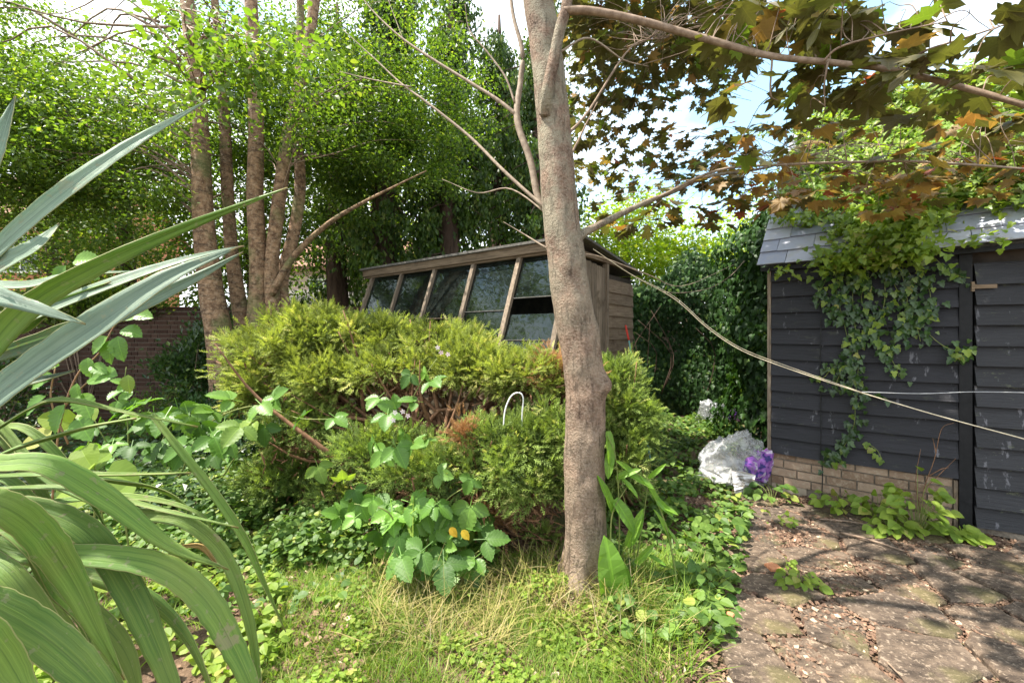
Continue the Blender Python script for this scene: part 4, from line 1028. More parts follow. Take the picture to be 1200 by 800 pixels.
def mring(rr, C_, th, a, b):
    pos = C_[:, None, :]+a[:, None, :]*(np.cos(th)[None, :, None]*rr[..., None])+b[:, None, :]*(np.sin(th)[None, :, None]*rr[..., None])
    add = np.zeros_like(rr)
    for kp, s, h in knots:
        d = np.linalg.norm(pos-np.array(kp), axis=2); add += h*np.exp(-(d/s)**2)
        add -= h*0.7*np.exp(-(d/(s*.35))**2)
    z = C_[:, 2][:, None]
    add += 0.004*np.sin(3*th[None, :]+z*2)+0.0015*np.sin(z*23+2*np.sin(th)[None, :])+0.0015*np.sin(7*th[None, :]+z*3)
    foot = np.clip((0.34-z)/.34, 0, 1)**1.8
    add += foot*(0.05+0.045*np.sin(5*th[None, :]+1))
    return rr+add
trunk(mp_, [P(*q) for q in mt_pts], mt_r, 'maple_bark', 44, jit=0.004, ring=mring, sub=9)
mbr = [
 ([(640, 135, 2.53), (641, 112, 2.47), (648, 75, 2.44), (656, 35, 2.42), (664, 5, 2.4), (668, -40, 2.38), (672, -120, 2.35)], [.040, .036, .034, .032, .030, .024, .012], 'maple_bark'),
 ([(661, 12, 2.40), (700, 14, 2.36), (760, 27, 2.3), (850, 52, 2.2), (905, 66, 2.1), (980, 74, 2.0), (1050, 83, 1.9), (1130, 103, 1.8), (1200, 123, 1.7), (1300, 150, 1.6)], [.024, .021, .020, .017, .015, .014, .013, .012, .011, .008], 'twig_bark'),
 ([(668, 290, 2.60), (682, 275, 2.68), (705, 262, 2.8), (750, 240, 3.0), (790, 224, 3.1), (830, 207, 3.2), (900, 196, 3.4), (990, 170, 3.6)], [.032, .028, .023, .019, .016, .013, .009, .004], 'maple_bark'),
 ([(770, 232, 3.05), (840, 200, 2.9), (920, 193, 2.8), (1000, 190, 2.7), (1060, 189, 2.6), (1120, 192, 2.5), (1190, 197, 2.4), (1280, 205, 2.3)], [.012, .011, .010, .010, .009, .008, .007, .004], 'pale_twig'),
 ([(655, 262, 2.62), (632, 235, 2.66), (622, 190, 2.7), (606, 140, 2.75), (610, 95, 2.8), (612, 60, 2.8), (600, 10, 2.85), (595, -60, 2.9)], [.030, .026, .026, .026, .022, .018, .015, .008], 'pale_twig'),
 ([(606, 135, 2.75), (580, 115, 2.8), (540, 90, 2.9), (500, 65, 3.0), (465, 40, 3.1), (430, 5, 3.2), (400, -40, 3.3)], [.017, .014, .012, .011, .009, .006, .003], 'pale_twig'),
 ([(650, 250, 2.6), (630, 236, 2.64), (590, 200, 2.75), (550, 160, 2.9), (500, 120, 3.0), (470, 98, 3.1), (440, 70, 3.2), (402, 35, 3.3)], [.016, .014, .013, .012, .010, .008, .006, .003], 'pale_twig'),
 ([(482, 102, 3.05), (460, 98, 3.1), (430, 92, 3.2), (398, 84, 3.3)], [.007, .006, .005, .002], 'pale_twig'),
 ([(603, 120, 2.76), (592, 90, 2.8), (570, 60, 2.85), (550, 35, 2.9), (545, 5, 2.9)], [.009, .008, .006, .005, .002], 'pale_twig'),
 ([(476, 55, 3.1), (470, 40, 3.1), (455, 0, 3.2)], [.005, .004, .002], 'pale_twig'),
 ([(664, 300, 2.62), (640, 290, 2.7), (615, 275, 2.8), (590, 260, 2.85)], [.010, .008, .006, .002], 'pale_twig'),
 ([(655, 262, 2.64), (600, 222, 2.9), (560, 226, 3.0), (518, 210, 3.1)], [.008, .007, .005, .002], 'pale_twig'),
 ([(660, 170, 2.62), (668, 155, 2.7), (690, 130, 2.8), (740, 55, 3.0), (780, 45, 3.1)], [.011, .010, .008, .006, .003], 'twig_bark'),
 ([(655, 62, 2.55), (690, 45, 2.7), (730, 70, 2.8), (760, 78, 2.9)], [.009, .008, .006, .003], 'pale_twig'),
 ([(905, 67, 2.1), (903, 110, 2.12), (912, 118, 2.15)], [.005, .004, .002], 'twig_bark'),
 ([(970, 73, 2.0), (966, 100, 2.02), (967, 130, 2.05)], [.005, .004, .002], 'twig_bark'),
 ([(965, 72, 2.0), (985, 55, 1.95), (1040, 40, 1.9), (1110, 25, 1.8)], [.006, .005, .004, .002], 'twig_bark'),
 ([(1060, 84, 1.9), (1080, 62, 1.8), (1130, 45, 1.7), (1190, 25, 1.6)], [.006, .005, .004, .002], 'twig_bark'),
 ([(672, 268, 2.63), (665, 200, 2.7), (680, 160, 2.8), (700, 120, 2.9)], [.010, .009, .007, .003], 'twig_bark'),
 ([(672, 300, 2.64), (700, 300, 2.9), (760, 322, 3.2), (800, 335, 3.4), (860, 310, 3.6)], [.006, .006, .005, .004, .002], 'pale_twig'),
]
for pl, rd, mt_ in mbr:
    if mt_ == 'pale_twig': rd = [q_*.82 for q in [0] for q_ in rd]
    wchild('branch', TB().tube([P(*q) for q in pl], rd, 9 if rd[0] > .012 else 6, 6, .02).mesh('branch', mt_), mp_)
# leaves: tips, a whorl of leaves round each
regions = [ # px0, py0, px1, py1, Z0, Z1, tips, size, reddish
 (670, -10, 880, 70, 3.4, 5.6, 195, .115, .12), (670, 60, 860, 120, 3.8, 5.6, 75, .11, .12), (670, 110, 780, 235, 4.0, 6.0, 60, .105, .12), (770, 150, 880, 215, 3.6, 5.4, 34, .105, .2),
 (850, -10, 990, 45, 2.0, 3.0, 30, .125, .2), (880, 30, 1060, 110, 1.9, 2.8, 12, .125, .1), (1000, -20, 1200, 40, 1.5, 2.1, 9, .125, .0),
 (1060, 30, 1210, 110, 1.5, 2.0, 7, .12, .05), (900, 95, 1210, 150, 1.9, 3.0, 15, .11, .15), (850, 140, 1210, 190, 2.4, 3.8, 26, .105, .4),
 (820, 185, 1210, 232, 2.6, 3.8, 62, .10, .8), (860, 222, 1120, 250, 2.9, 3.8, 14, .10, .8), (700, 225, 860, 262, 3.2, 4.6, 12, .11, .3), (660, -10, 700, 60, 3.2, 4.5, 6, .12, .1)]
LP = []
twb = TB(); brk = np.array([list(q) for pl, rd, _ in mbr[:4]+mbr[12:14]+mbr[14:18] for q in smooth_path([P(*k_) for k_ in pl], rd, 10)[0]])
for (x0, y0, x1, y1, Z0, Z1, nt_, sz, red) in regions:
    for k in range(nt_):
        tip = np.array(P(random.uniform(x0, x1), random.uniform(y0, y1), random.uniform(Z0, Z1)))
        b_ = brk[np.argsort(np.linalg.norm(brk-tip, axis=1))[random.randint(0, 9)]]
        d = tip-b_; L_ = np.linalg.norm(d)
        if L_ < 1.0: twb.tube([b_, b_+d*.35+np.array([0, 0, .10*L_])+rv(1, .06*L_)[0], b_+d*.7+np.array([0, 0, .08*L_])+rv(1, .05*L_)[0], tip], [.0030, .0024, .0018, .0010], 4, 4)
        else: twb.tube([tip-d/L_*.5+np.array([0, 0, .08]), tip-d/L_*.2+np.array([0, 0, .05]), tip], [.0022, .0018, .0010], 4, 3)
        dh_ = math.atan2(d[1], d[0])
        for q in range(random.randint(4, 7)):
            an = dh_+random.uniform(-2.2, 2.2); le = random.uniform(.05, .13)
            dv = np.array([math.cos(an), math.sin(an), -.25+random.gauss(0, .2)])
            LP.append((tip+dv*le, dv, sz*random.uniform(.6, 1.2), random.random() < red, tip))
# canopy above the frame, which shades the yard
for k in range(80):
    tip = np.array([random.uniform(-.4, 3.4), random.uniform(1.4, 3.8), random.uniform(4.6, 6.2)])
    if tip[2]-CH < (HY+40)/F*tip[1]+.1: tip[2] = (HY+40)/F*tip[1]+CH+.3
    for q in range(6):
        an = random.uniform(0, 6.28); dv = np.array([math.cos(an), math.sin(an), -.25])
        LP.append((tip+dv*random.uniform(.06, .2), dv, .13*random.uniform(.7, 1.2), False, tip))
for k in range(130):  # extra unseen leaf clusters added to shade the shed wall
    tip = np.array([random.uniform(.1, 1.65), random.uniform(3.0, 4.8), random.uniform(5.0, 5.9)])
    if tip[2]-CH < (HY+30)/F*tip[1]: tip[2] = (HY+30)/F*tip[1]+CH+random.uniform(.05, .5)
    for q in range(6):
        an = random.uniform(0, 6.28); dv = np.array([math.cos(an), math.sin(an), -.25])
        LP.append((tip+dv*random.uniform(.06, .2), dv, .15*random.uniform(.7, 1.2), False, tip))
LP2 = []
for L1 in LP:    # how large a leaf shows
    pz = L1[0]; px = 600+F*pz[0]/pz[1]; py = HY-F*(pz[2]-CH)/pz[1]
    ok = -10 < px < 1210 and -10 < py < 810
    LP2.append((L1[2]/pz[1] if ok else 0, L1))
LP2.sort(key=lambda a: -a[0])
mlm = [shared('leaf', T_MAPLE, 'maple_leaf'), shared('leaf', T_MAPLE, 'maple_leaf_red'), shared('leaf', T_MAPLE2, 'maple_leaf'), shared('leaf', T_MAPLE2, 'maple_leaf_red')]
A = [[], []]
for n_, (_, (pos, dv, sz, red, tip)) in enumerate(LP2):
    nr = np.array([random.gauss(0, .28), random.gauss(-.15, .28), 1])
    dv = dv+np.array([0, 0, random.gauss(-.15, .25)])
    if n_ < 275: placeleaf('leaf', mlm[int(red)+2*(n_ % 2)], mp_, pos, dv, nr, sz)
    else: A[int(red)].append((pos, dv, nr, sz))
for q, nm, mt_ in ((0, 'foliage', 'maple_leaf'), (1, 'red_foliage', 'maple_leaf_red')):
    a_ = A[q]
    wchild(nm, scatter(nm, T_MAPLE, np.array([x[0] for x in a_]), np.array([x[1] for x in a_]), np.array([x[2] for x in a_]), np.array([x[3] for x in a_])*.95, mt_, uvok=True), mp_, kind='stuff')
wchild('twigs', twb.mesh('twigs', 'twig_bark'), mp_, kind='stuff')

# ------------------------------------------------------------------ juniper
def spray_tmpl():
    V = []; T = []
    for i in range(6):
        y = .08+i*.14; s = 1 if i % 2 else -1; L_ = .42*(1-.55*y)
        V += [(0, y-.06, 0), (s*L_*.75, y+L_*.85, .05*s), (0, y+.09, 0)]; n = i*3; T.append((n, n+1, n+2))
    for i in range(3):
        y = .15+i*.22; s = 1 if i % 2 else -1; L_ = .34*(1-.5*y)
        n = len(V); V += [(0, y-.06, 0), (s*L_*.3, y+L_*.8, L_*.7), (0, y+.08, 0)]; T.append((n, n+1, n+2))
    n = len(V); V += [(-.06, 0, 0), (.06, 0, 0), (0, 1.0, -.05)]; T.append((n, n+1, n+2))
    return np.array(V), np.array(T)
T_SPRAY = spray_tmpl()
def plumes(root, name, lobes, dens, mat, size=.085, updir=.35, n_spray=105, tr=.15):
    """tufts of sprays on the outside of each lobe, with gaps between the tufts"""
    Pz, Ax, Nr, Sz, Vv = [], [], [], [], []
    tb = TB()
    for (px, py, Z, rx, ry, rz) in lobes:
        c = np.array(P(px, py, Z)); n = max(3, int(dens*(rx*ry+rx*rz+ry*rz)*4)); got = []
        for q in range(n):
            for _ in range(12):
                d = rv(1)[0]; d /= np.linalg.norm(d)
                if d[2] < -.25 or (d[1] > .6 and random.random() < .6): continue
                if all(np.dot(d, g_) < .90 for g_ in got): break
            got.append(d)
            e = c+d*np.array([rx, ry, rz])*(random.uniform(.70, 1.15) if random.random() < .75 else random.uniform(1.1, 1.3))
            if e[2] < .14: continue
            ax0 = d*np.array([1, 1, .8])+np.array([0, 0, updir]); ax0 /= np.linalg.norm(ax0)
            k = tr*random.uniform(.65, 1.35); tone_ = random.gauss(0, .12)
            b_ = e-ax0*k*.8
            tb.tube([b_-ax0*.22+np.array([0, 0, -.05]), b_, b_+ax0*k*.7], [.008, .005, .002], 4, 2)
            for w_ in range(random.randint(3, 5)):            # fingers of the tuft
                fd = ax0+rv(1, .42)[0]; fd /= np.linalg.norm(fd); fl = k*random.uniform(.8, 1.7)
                m = int(n_spray*fl/.2/4*1.15)+6
                t = rng.random(m)**.85; off = rv(m)*(.022+.020*np.sin(t*3))[:, None]
                p = b_+fd*(t*fl)[:, None]+off+np.array([0, 0, -.12])*(t**2*fl)[:, None]
                Pz.append(p); Ax.append(fd[None]*.9+off*16+rv(m, .22)); Nr.append(rv(m, .5)+np.array([0, -.3, 1])); Sz.append(size*(1.1-.35*t)*rng.uniform(.65, 1.2, m)); Vv.append(np.clip(.15+.62*t+rng.normal(0, .16, m)+tone_, 0, .999))  # sprays pale towards the tips: partly natural, partly sunlit brightness painted in
    p = np.vstack(Pz); n = len(p)
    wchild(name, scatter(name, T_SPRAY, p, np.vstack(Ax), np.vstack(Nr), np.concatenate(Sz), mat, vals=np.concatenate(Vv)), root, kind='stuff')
    return tb, n
jun = thing('juniper_bush', 'large spreading juniper with feathery yellow green sprays, left of the maple trunk', 'bush', (-.75, 3.8, 0))
up_l = [(345, 415, 4.2, .46, .5, .30), (318, 455, 4.0, .30, .4, .26), (372, 392, 4.3, .42, .4, .24), (440, 398, 4.4, .48, .45, .24), (385, 440, 4.0, .42, .4, .20), (522, 405, 4.2, .40, .4, .20), (560, 428, 3.9, .42, .4, .17), (612, 438, 3.75, .34, .4, .15), (470, 432, 3.95, .40, .4, .15), (655, 446, 3.75, .22, .3, .15)]
lo_l = [(600, 520, 3.15, .34, .34, .17), (640, 505, 3.25, .22, .3, .17), (570, 550, 3.05, .34, .32, .14), (500, 550, 3.15, .30, .3, .13), (440, 525, 3.4, .30, .3, .15), (625, 565, 3.0, .22, .26, .12), (360, 500, 3.7, .30, .3, .16), (340, 560, 3.9, .36, .3, .22), (640, 625, 3.15, .14, .2, .08), (410, 575, 3.6, .26, .24, .14)]
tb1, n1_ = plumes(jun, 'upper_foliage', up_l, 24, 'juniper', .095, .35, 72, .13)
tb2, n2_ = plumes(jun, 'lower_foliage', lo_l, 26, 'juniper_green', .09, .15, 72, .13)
tb3, n3_ = plumes(jun, 'dead_foliage', [(648, 432, 3.55, .13, .12, .12), (545, 510, 3.12, .09, .1, .09), (680, 445, 3.5, .10, .1, .10), (570, 600, 3.05, .05, .06, .12)], 40, 'juniper_dead', .07, .1)
tb = TB()
for (px, py, Z, rx, ry, rz) in up_l+lo_l:
    for q in range(9):
        e = np.array(P(px, py, Z))+rv(1)[0]*np.array([rx, ry, rz])*.6; s = np.array([-.6+random.uniform(-.7, .8), 4.0+random.uniform(-.5, .3), 0.0])
        if e[2] < .1: e[2] = .15
        tb.tube([s, s+(e-s)*.4+np.array([0, 0, .12])+rv(1, .08)[0], s+(e-s)*.75+rv(1, .06)[0], e], [.028, .02, .012, .004], 5, 4)
wchild('branch', tb.mesh('branch', 'dead_twig'), jun, kind='stuff')
for t_ in (tb1, tb2, tb3): wchild('twigs', t_.mesh('twigs', 'dead_twig'), jun, kind='stuff')
# brown needles that died inside
m = 9000; lc = np.array([list(P(px, py, Z))+[rx, ry, rz] for (px, py, Z, rx, ry, rz) in up_l+lo_l]); k = rng.integers(0, len(lc), m)
p = lc[k, :3]+rv(m, .42)*lc[k, 3:]+np.array([0, .05, -.14]); p[:, 2] = np.maximum(p[:, 2], .05)
wchild('dead_needles', scatter('dead_needles', T_NARROW, p, rv(m)+np.array([0, 0, -.5]), rv(m), .08*rng.uniform(.6, 1.4, m), 'dead_twig'), jun, kind='stuff')
jr = thing('juniper_bush', 'smaller bright green juniper on the right side of the maple trunk', 'bush', (1.05, 3.85, 0))
rl = [(720, 445, 4.0, .24, .35, .18), (732, 480, 3.8, .22, .3, .17), (726, 512, 3.7, .20, .3, .18), (732, 535, 3.6, .16, .28, .15), (720, 560, 3.7, .18, .25, .14)]
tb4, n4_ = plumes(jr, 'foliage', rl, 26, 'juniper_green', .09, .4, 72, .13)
wchild('twigs', tb4.mesh('twigs', 'dead_twig'), jr, kind='stuff')
tb = TB()
for (px, py, Z, rx, ry, rz) in rl:
    for q in range(5):
        e = np.array(P(px, py, Z))+rv(1)[0]*np.array([rx, ry, rz])*.5; s = np.array([1.05+random.uniform(-.15, .15), 3.9, 0])
        tb.tube([s, (s+e)/2+rv(1, .05)[0], e], [.018, .012, .004], 5, 4)
wchild('branch', tb.mesh('branch', 'dead_twig'), jr, kind='stuff')
print('sprays', n1_+n2_+n3_+n4_)

# ------------------------------------------------------------------ leafy plants with separate leaves
br_m = [shared('leaf', TRI, 'bramble_leaf'), shared('leaf', TRI, 'bramble_leaf_dark')]
for m_ in br_m: m_.polygons.foreach_set('use_smooth', np.ones(len(m_.polygons), bool))
def flower(root, pos, sz=.014):
    V = []; T = []; 
    for q in range(5):
        a = q*2*math.pi/5; ca, sa = math.cos(a), math.sin(a); ca2, sa2 = math.cos(a+.5), math.sin(a+.5); ca3, sa3 = math.cos(a-.5), math.sin(a-.5)
        n = len(V); V += [(0, 0, 0), (ca3*.7, -.15, sa3*.7), (ca*1.1, -.25, sa*1.1), (ca2*.7, -.15, sa2*.7)]; T += [(n, n+1, n+2), (n, n+2, n+3)]
    V = np.array(V)*sz
    return V, np.array(T)
def bramble(label, base, canes, leaves, flowers=(), frac_dark=.3, group=None, size=.25, face=(-.05, -.75, .65), fallback='bramble'):
    t = thing('bramble', label, 'bramble', base, group=group)
    tb = TB()
    for cn in canes: wchild('cane', TB().tube([P(*q) for q in cn], np.linspace(.007, .003, len(cn)), 6, 5).mesh('cane', 'green_stem'), t)
    for (px, py, Z, s) in leaves:
        pos = P(px, py, Z)
        ax = np.array([random.gauss(0, .55), random.gauss(-.35, .3), random.gauss(-.35, .4)])
        nr = np.array(face)+rv(1, .28)[0]
        placeleaf('leaf', br_m[1 if random.random() < frac_dark else 0], t, np.array(pos)-ax*.3*size*s, ax, nr, size*s)
    for (px, py, Z) in flowers:
        V, T = flower(t, None, .017)
        o = wchild('flower', np_mesh('flower', V, T, 'petal', v=np.zeros(len(V))), t, mat=Matrix.Translation(P(px, py, Z)) @ Matrix.Rotation(random.uniform(0, 1), 4, 'Y'))
    return t
def spread_leaves(x0, y0, x1, y1, Z0, Z1, n, s0=.7, s1=1.1):
    return [(random.uniform(x0, x1), random.uniform(y0, y1), random.uniform(Z0, Z1), random.uniform(s0, s1)) for _ in range(n)]
bramble('lush bramble of broad toothed leaves low in front of the juniper', (-.25, 2.95, 0),
        [[(495, 700, 2.75), (500, 640, 2.75), (520, 590, 2.75), (545, 570, 2.7)], [(490, 700, 2.75), (470, 640, 2.7), (455, 600, 2.65), (415, 590, 2.6)], [(500, 700, 2.75), (540, 660, 2.7), (570, 640, 2.65)]],
        spread_leaves(448, 585, 570, 690, 2.60, 2.9, 68, .6, 1.05)+spread_leaves(395, 560, 450, 630, 2.6, 2.8, 9, .5, .8)+[(468, 697, 2.45, .8), (515, 555, 2.75, .65), (552, 562, 2.7, .65), (520, 660, 2.5, 1.1), (500, 640, 2.5, 1.0), (470, 650, 2.5, 1.)], frac_dark=.35)
bramble('flowering bramble shoot with pale pink blossom standing up in front of the juniper', (-.6, 3.2, 0),
        [[(450, 640, 3.0), (462, 560, 3.0), (475, 490, 2.95), (492, 450, 2.95), (512, 420, 2.95)], [(455, 600, 3.0), (462, 530, 2.9), (466, 500, 2.85)]],
        [(448, 462, 2.9, .75), (466, 480, 2.85, .8), (480, 440, 2.95, .7), (505, 445, 2.9, .8), (500, 437, 2.9, .5), (455, 480, 2.8, .8), (488, 470, 2.9, .7), (440, 510, 2.8, .8), (460, 515, 2.75, .9), (480, 520, 2.8, .8), (450, 530, 2.75, .8), (475, 505, 2.85, .6), (495, 515, 2.85, .7)],
        [(513, 407, 2.9), (517, 413, 2.9), (525, 415, 2.88), (463, 483, 2.7), (472, 482, 2.7), (478, 487, 2.7), (461, 492, 2.7)], .2)
bramble('bramble arching low across the left side of the juniper', (-1.6, 3.6, 0),
        [[(210, 560, 3.5), (240, 500, 3.4), (300, 475, 3.3), (350, 490, 3.2), (410, 490, 3.1)]],
        [(206, 470, 3.4, 1.), (218, 478, 3.2, 1.1), (196, 484, 3.2, 1.), (232, 492, 3.1, 1.), (250, 480, 3.3, .9), (262, 500, 3.1, 1.), (282, 470, 3.2, .9), (300, 468, 3.2, .9), (318, 468, 3.2, .8), (285, 496, 3.0, 1.), (300, 490, 3.1, .9),
         (350, 492, 3.1, .7), (392, 488, 3.0, .7), (370, 540, 3.0, .7), (310, 500, 3.1, .8), (180, 480, 3.2, .9), (170, 470, 3.3, .8), (250, 510, 3.0, 1.0), (225, 515, 3.0, .9), (275, 515, 3.0, .8)], frac_dark=.2, size=.27, face=(0, -.5, .85))
bramble('dense young bramble filling the ground between the brick wall and the juniper', (-2.2, 4.0, 0),
        [[(180, 540, 3.9), (200, 500, 3.8), (230, 490, 3.7)], [(140, 540, 3.8), (120, 510, 3.7), (110, 490, 3.7)], [(260, 560, 3.6), (280, 530, 3.5), (300, 515, 3.4)]],
        spread_leaves(90, 480, 300, 545, 3.2, 4.0, 46, .6, 1.0), frac_dark=.6, size=.24, face=(0, -.5, .85))
bramble('small bramble shoot with yellow tinged leaves close to the brick wall', (-2.7, 3.8, 0),
        [[(150, 560, 3.7), (150, 500, 3.7), (145, 460, 3.7), (148, 430, 3.7)]],
        [(142, 458, 3.6, .8), (150, 465, 3.5, .8), (138, 470, 3.5, .8), (155, 478, 3.5, .8), (148, 450, 3.6, .6), (143, 482, 3.5, .8)], frac_dark=.5)
# shoot with oval leaves and one arched tip near the wall
ov = [shared('leaf', T_LEAFLET, 'bramble_leaf')]; ov[0].polygons.foreach_set('use_smooth', np.ones(len(ov[0].polygons), bool))
t = thing('shrub', 'thin shoot with oval green leaves rising between the blades and the brick wall', 'shrub', (-2.0, 2.6, 0))
tb = TB()
for cn in ([(60, 600, 2.5), (70, 500, 2.5), (90, 440, 2.5), (115, 415, 2.5), (132, 385, 2.5), (140, 375, 2.5)], [(72, 480, 2.5), (100, 450, 2.5), (118, 440, 2.5)], [(80, 520, 2.5), (60, 470, 2.5), (65, 430, 2.5)]):
    tb.tube([P(*q) for q in cn], np.linspace(.006, .003, len(cn)), 6, 5)
wchild('stem', tb.mesh('stem', 'red_stem'), t)
for (px, py, s, ax) in ((148, 372, .12, (1, -.2, .2)), (158, 368, .11, (1, -.2, -.1)), (138, 395, .14, (.3, -.2, -1)), (125, 395, .12, (-.6, -.2, -.7)), (145, 385, .12, (1, -.2, -.3)), (128, 400, .13, (0, -.1, -1)), (103, 420, .11, (.2, -.2, -1)), (108, 428, .10, (1, -.2, -.4)),
                        (68, 428, .13, (-.6, -.2, .2)), (62, 440, .13, (-.7, -.2, -.4)), (90, 450, .11, (.2, -.2, -1)), (136, 440, .17, (-1, -.1, -.05)), (150, 440, .10, (.1, -.1, -1)), (88, 305, .14, (1, -.1, .1)), (76, 312, .13, (-.4, -.1, -.9)), (92, 318, .12, (1, -.1, -.3)),
                        (52, 465, .14, (-.6, -.2, -.6)), (96, 462, .15, (.5, -.3, -.7)), (75, 475, .16, (-.2, -.3, -.9)), (92, 490, .16, (.6, -.3, -.6))):
    placeleaf('leaf', ov[0], t, P(px, py, 2.45), ax, np.array([0, -.8, .6])+rv(1, .2)[0], s)

def weed(label, px, py, n, spread, size, matname, tm=T_SERR, h=.25, lab='weed', name='weed_plant', face=(0, -.6, .8), group=None, flat=False):
    """py is the image row of its foot on the ground"""
    Z = CH*F/(py-HY); base = np.array(P(px, py, Z)); base[2] = float(gz(base[0], base[1]))
    t = thing(name, label, lab, base, group=group)
    me = shared('leaf', tm, matname); tb = TB()
    for k in range(n):
        a = random.uniform(0, 2*math.pi); r = spread*math.sqrt(random.random()); hh2 = h*random.uniform(.25, 1)*(1-.5*r/spread)
        e = base+np.array([math.cos(a)*r, math.sin(a)*r*.7, hh2+.02]); m1 = base+(e-base)*.5+np.array([0, 0, .3*hh2])
        if k % 2 == 0: tb.tube([base+np.array([0, 0, -.01]), m1, e], [.003, .0025, .0015], 4, 3)
        ax = np.array([math.cos(a), math.sin(a)*.7-.25, random.uniform(-.5, .1)])
        placeleaf('leaf', me, t, e, ax, np.array(face)+rv(1, .25)[0], size*random.uniform(.6, 1.25))
    wchild('stem', tb.mesh('stem', 'green_stem'), t)
    return t
# weeds along the shed and in the paving
weed('lime green weeds below the hanging cable at the foot of the black shed', 985, 600, 40, .24, .08, 'ground_leaf_lime', h=.22)
weed('taller pale weeds growing up the brick base beside the cable', 1030, 612, 30, .16, .085, 'ground_leaf_lime', h=.32)
weed('bushy light green weed in front of the right end of the brick base', 1075, 628, 60, .22, .085, 'ground_leaf_lime', h=.58)
weed('rounded leaf weed at the bottom corner of the shed door', 1112, 592, 9, .07, .08, 'ground_leaf_lime', tm=T_ROUND, h=.10)
weed('broad leaved lime weed on the paving before the shed door', 1120, 632, 32, .16, .085, 'ground_leaf_lime', tm=T_ROUND, h=.12)
weed('lush weed spreading over the leaf litter near the brick base', 1048, 625, 36, .20, .085, 'ground_leaf_lime', h=.16)
weed('small shoot of green leaves sprouting from the plinth under the trailing ivy', 1008, 585, 10, .07, .08, 'ground_leaf_lime', h=.22)
weed('bright yellow green seedling in a joint of the paving', 938, 690, 34, .12, .052, 'ground_leaf_lime', h=.14)
weed('small seedling beside the piece of red brick on the paving', 922, 672, 14, .06, .045, 'ground_leaf_lime', h=.12)
weed('low dark weeds between the carrier bags and the shed corner', 905, 588, 26, .20, .08, 'ground_leaf', h=.22)
weed('creeping weeds on the litter in front of the carrier bags', 905, 610, 22, .22, .05, 'ground_leaf_lime', h=.06)
weed('low broad leaved plant with pointed leaves at the edge of the yard', 818, 712, 7, .07, .11, 'ground_leaf', h=.10)
# shoot high on the boards
t = thing('ivy_shoot', 'single loose ivy shoot against the lower boards of the black shed', 'ivy', U0+Rs @ Vector((.78, -.05, .5)))
tb = TB(); tb.tube([S(.74, -.05, .60), S(.80, -.06, .56), S(.84, -.06, .48)], [.003]*3, 4); wchild('stem', tb.mesh('stem', 'green_stem'), t)
for k in range(7): placeleaf('leaf', lm[1], t, S(.73+.018*k, -.06, .61-.02*k+random.uniform(-.02, .02)), Rs @ Vector((random.gauss(0, .5), -.4, -1)), Rs @ Vector((0, -1, .5)), .055)

# dock leaves and tall weeds right of the maple foot
dk = thing('dock_plant', 'upright strap shaped dock leaf standing against the foot of the maple trunk', 'plant', (P(715, 712, 2.42).x, 2.42, 0))
dm = shared('leaf', T_DOCK, 'dock_leaf')
for (a, b, z_, wd) in (((722, 715), (716, 645), 2.40, 1.25), ((736, 700), (722, 655), 2.44, 1.1)):
    pa, pb_ = P(a[0], a[1], z_), P(b[0], b[1], z_-.05); placeleaf('leaf', dm, dk, pa, np.array(pb_-pa), np.array([.1, -1, .15]), (pb_-pa).length*1.08, wd*1.15)
tw = thing('tall_weed', 'tall arching weed with long pointed leaves, right of the maple trunk', 'plant', (P(745, 690, 2.7).x, 2.7, 0))
tb = TB()
for cn in ([(745, 690, 2.7), (742, 630, 2.65), (733, 590, 2.6), (722, 560, 2.55)], [(800, 740, 2.5), (790, 660, 2.5), (775, 600, 2.5), (752, 560, 2.5), (738, 550, 2.5)], [(722, 690, 2.6), (726, 620, 2.55), (722, 540, 2.5), (712, 510, 2.5)],
           [(740, 690, 2.7), (752, 620, 2.7), (760, 560, 2.7)], [(715, 640, 2.5), (718, 600, 2.5), (735, 570, 2.5)]):
    tb.tube([P(*q) for q in cn], np.linspace(.006, .002, len(cn)), 6, 5)
wchild('stem', tb.mesh('stem', 'green_stem'), tw)
for (a, b, wd) in (((720, 585), (750, 625), 1.2), ((735, 555), (768, 568), 1.0), ((722, 560), (748, 548), .9), ((765, 580), (790, 605), .8), ((752, 600), (742, 640), .8), ((780, 618), (800, 640), .7), ((716, 525), (712, 560), 1.1), ((728, 560), (750, 580), .8), ((775, 600), (762, 560), .6), ((785, 640), (778, 600), .6),
                   ((718, 600), (708, 560), .7), ((742, 555), (728, 540), .8), ((760, 560), (778, 545), .7), ((770, 590), (795, 600), .8), ((745, 660), (765, 640), .8), ((760, 650), (780, 660), .8), ((735, 640), (750, 600), .7), ((712, 505), (720, 545), 1.0)):
    pa, pb_ = P(a[0], a[1], 2.52), P(b[0], b[1], 2.45); placeleaf('leaf', dm, tw, pa, np.array(pb_-pa), np.array([random.gauss(0, .3), -.8, .6]), (pb_-pa).length, wd)

# yellow leaves in the bramble
for (px, py, Z, lb) in ((527, 618, 2.55, 'bright yellow fallen leaf caught in the bramble, left of a pair'), (541, 621, 2.5, 'bright orange yellow leaf hanging in the bramble, right of a pair')):
    o = link('fallen_leaf', shared('fallen_leaf', T_OVAL, 'yellow_leaf'), label=lb, cat='leaf')
    Rm = frames(np.array([[.5, -.2, -.5]]), np.array([[0, -.8, .6]]))[0]
    o.matrix_world = Matrix.Translation(P(px, py, Z)) @ Matrix([list(r) for r in Rm]).to_4x4() @ Matrix.Scale(.07, 4)

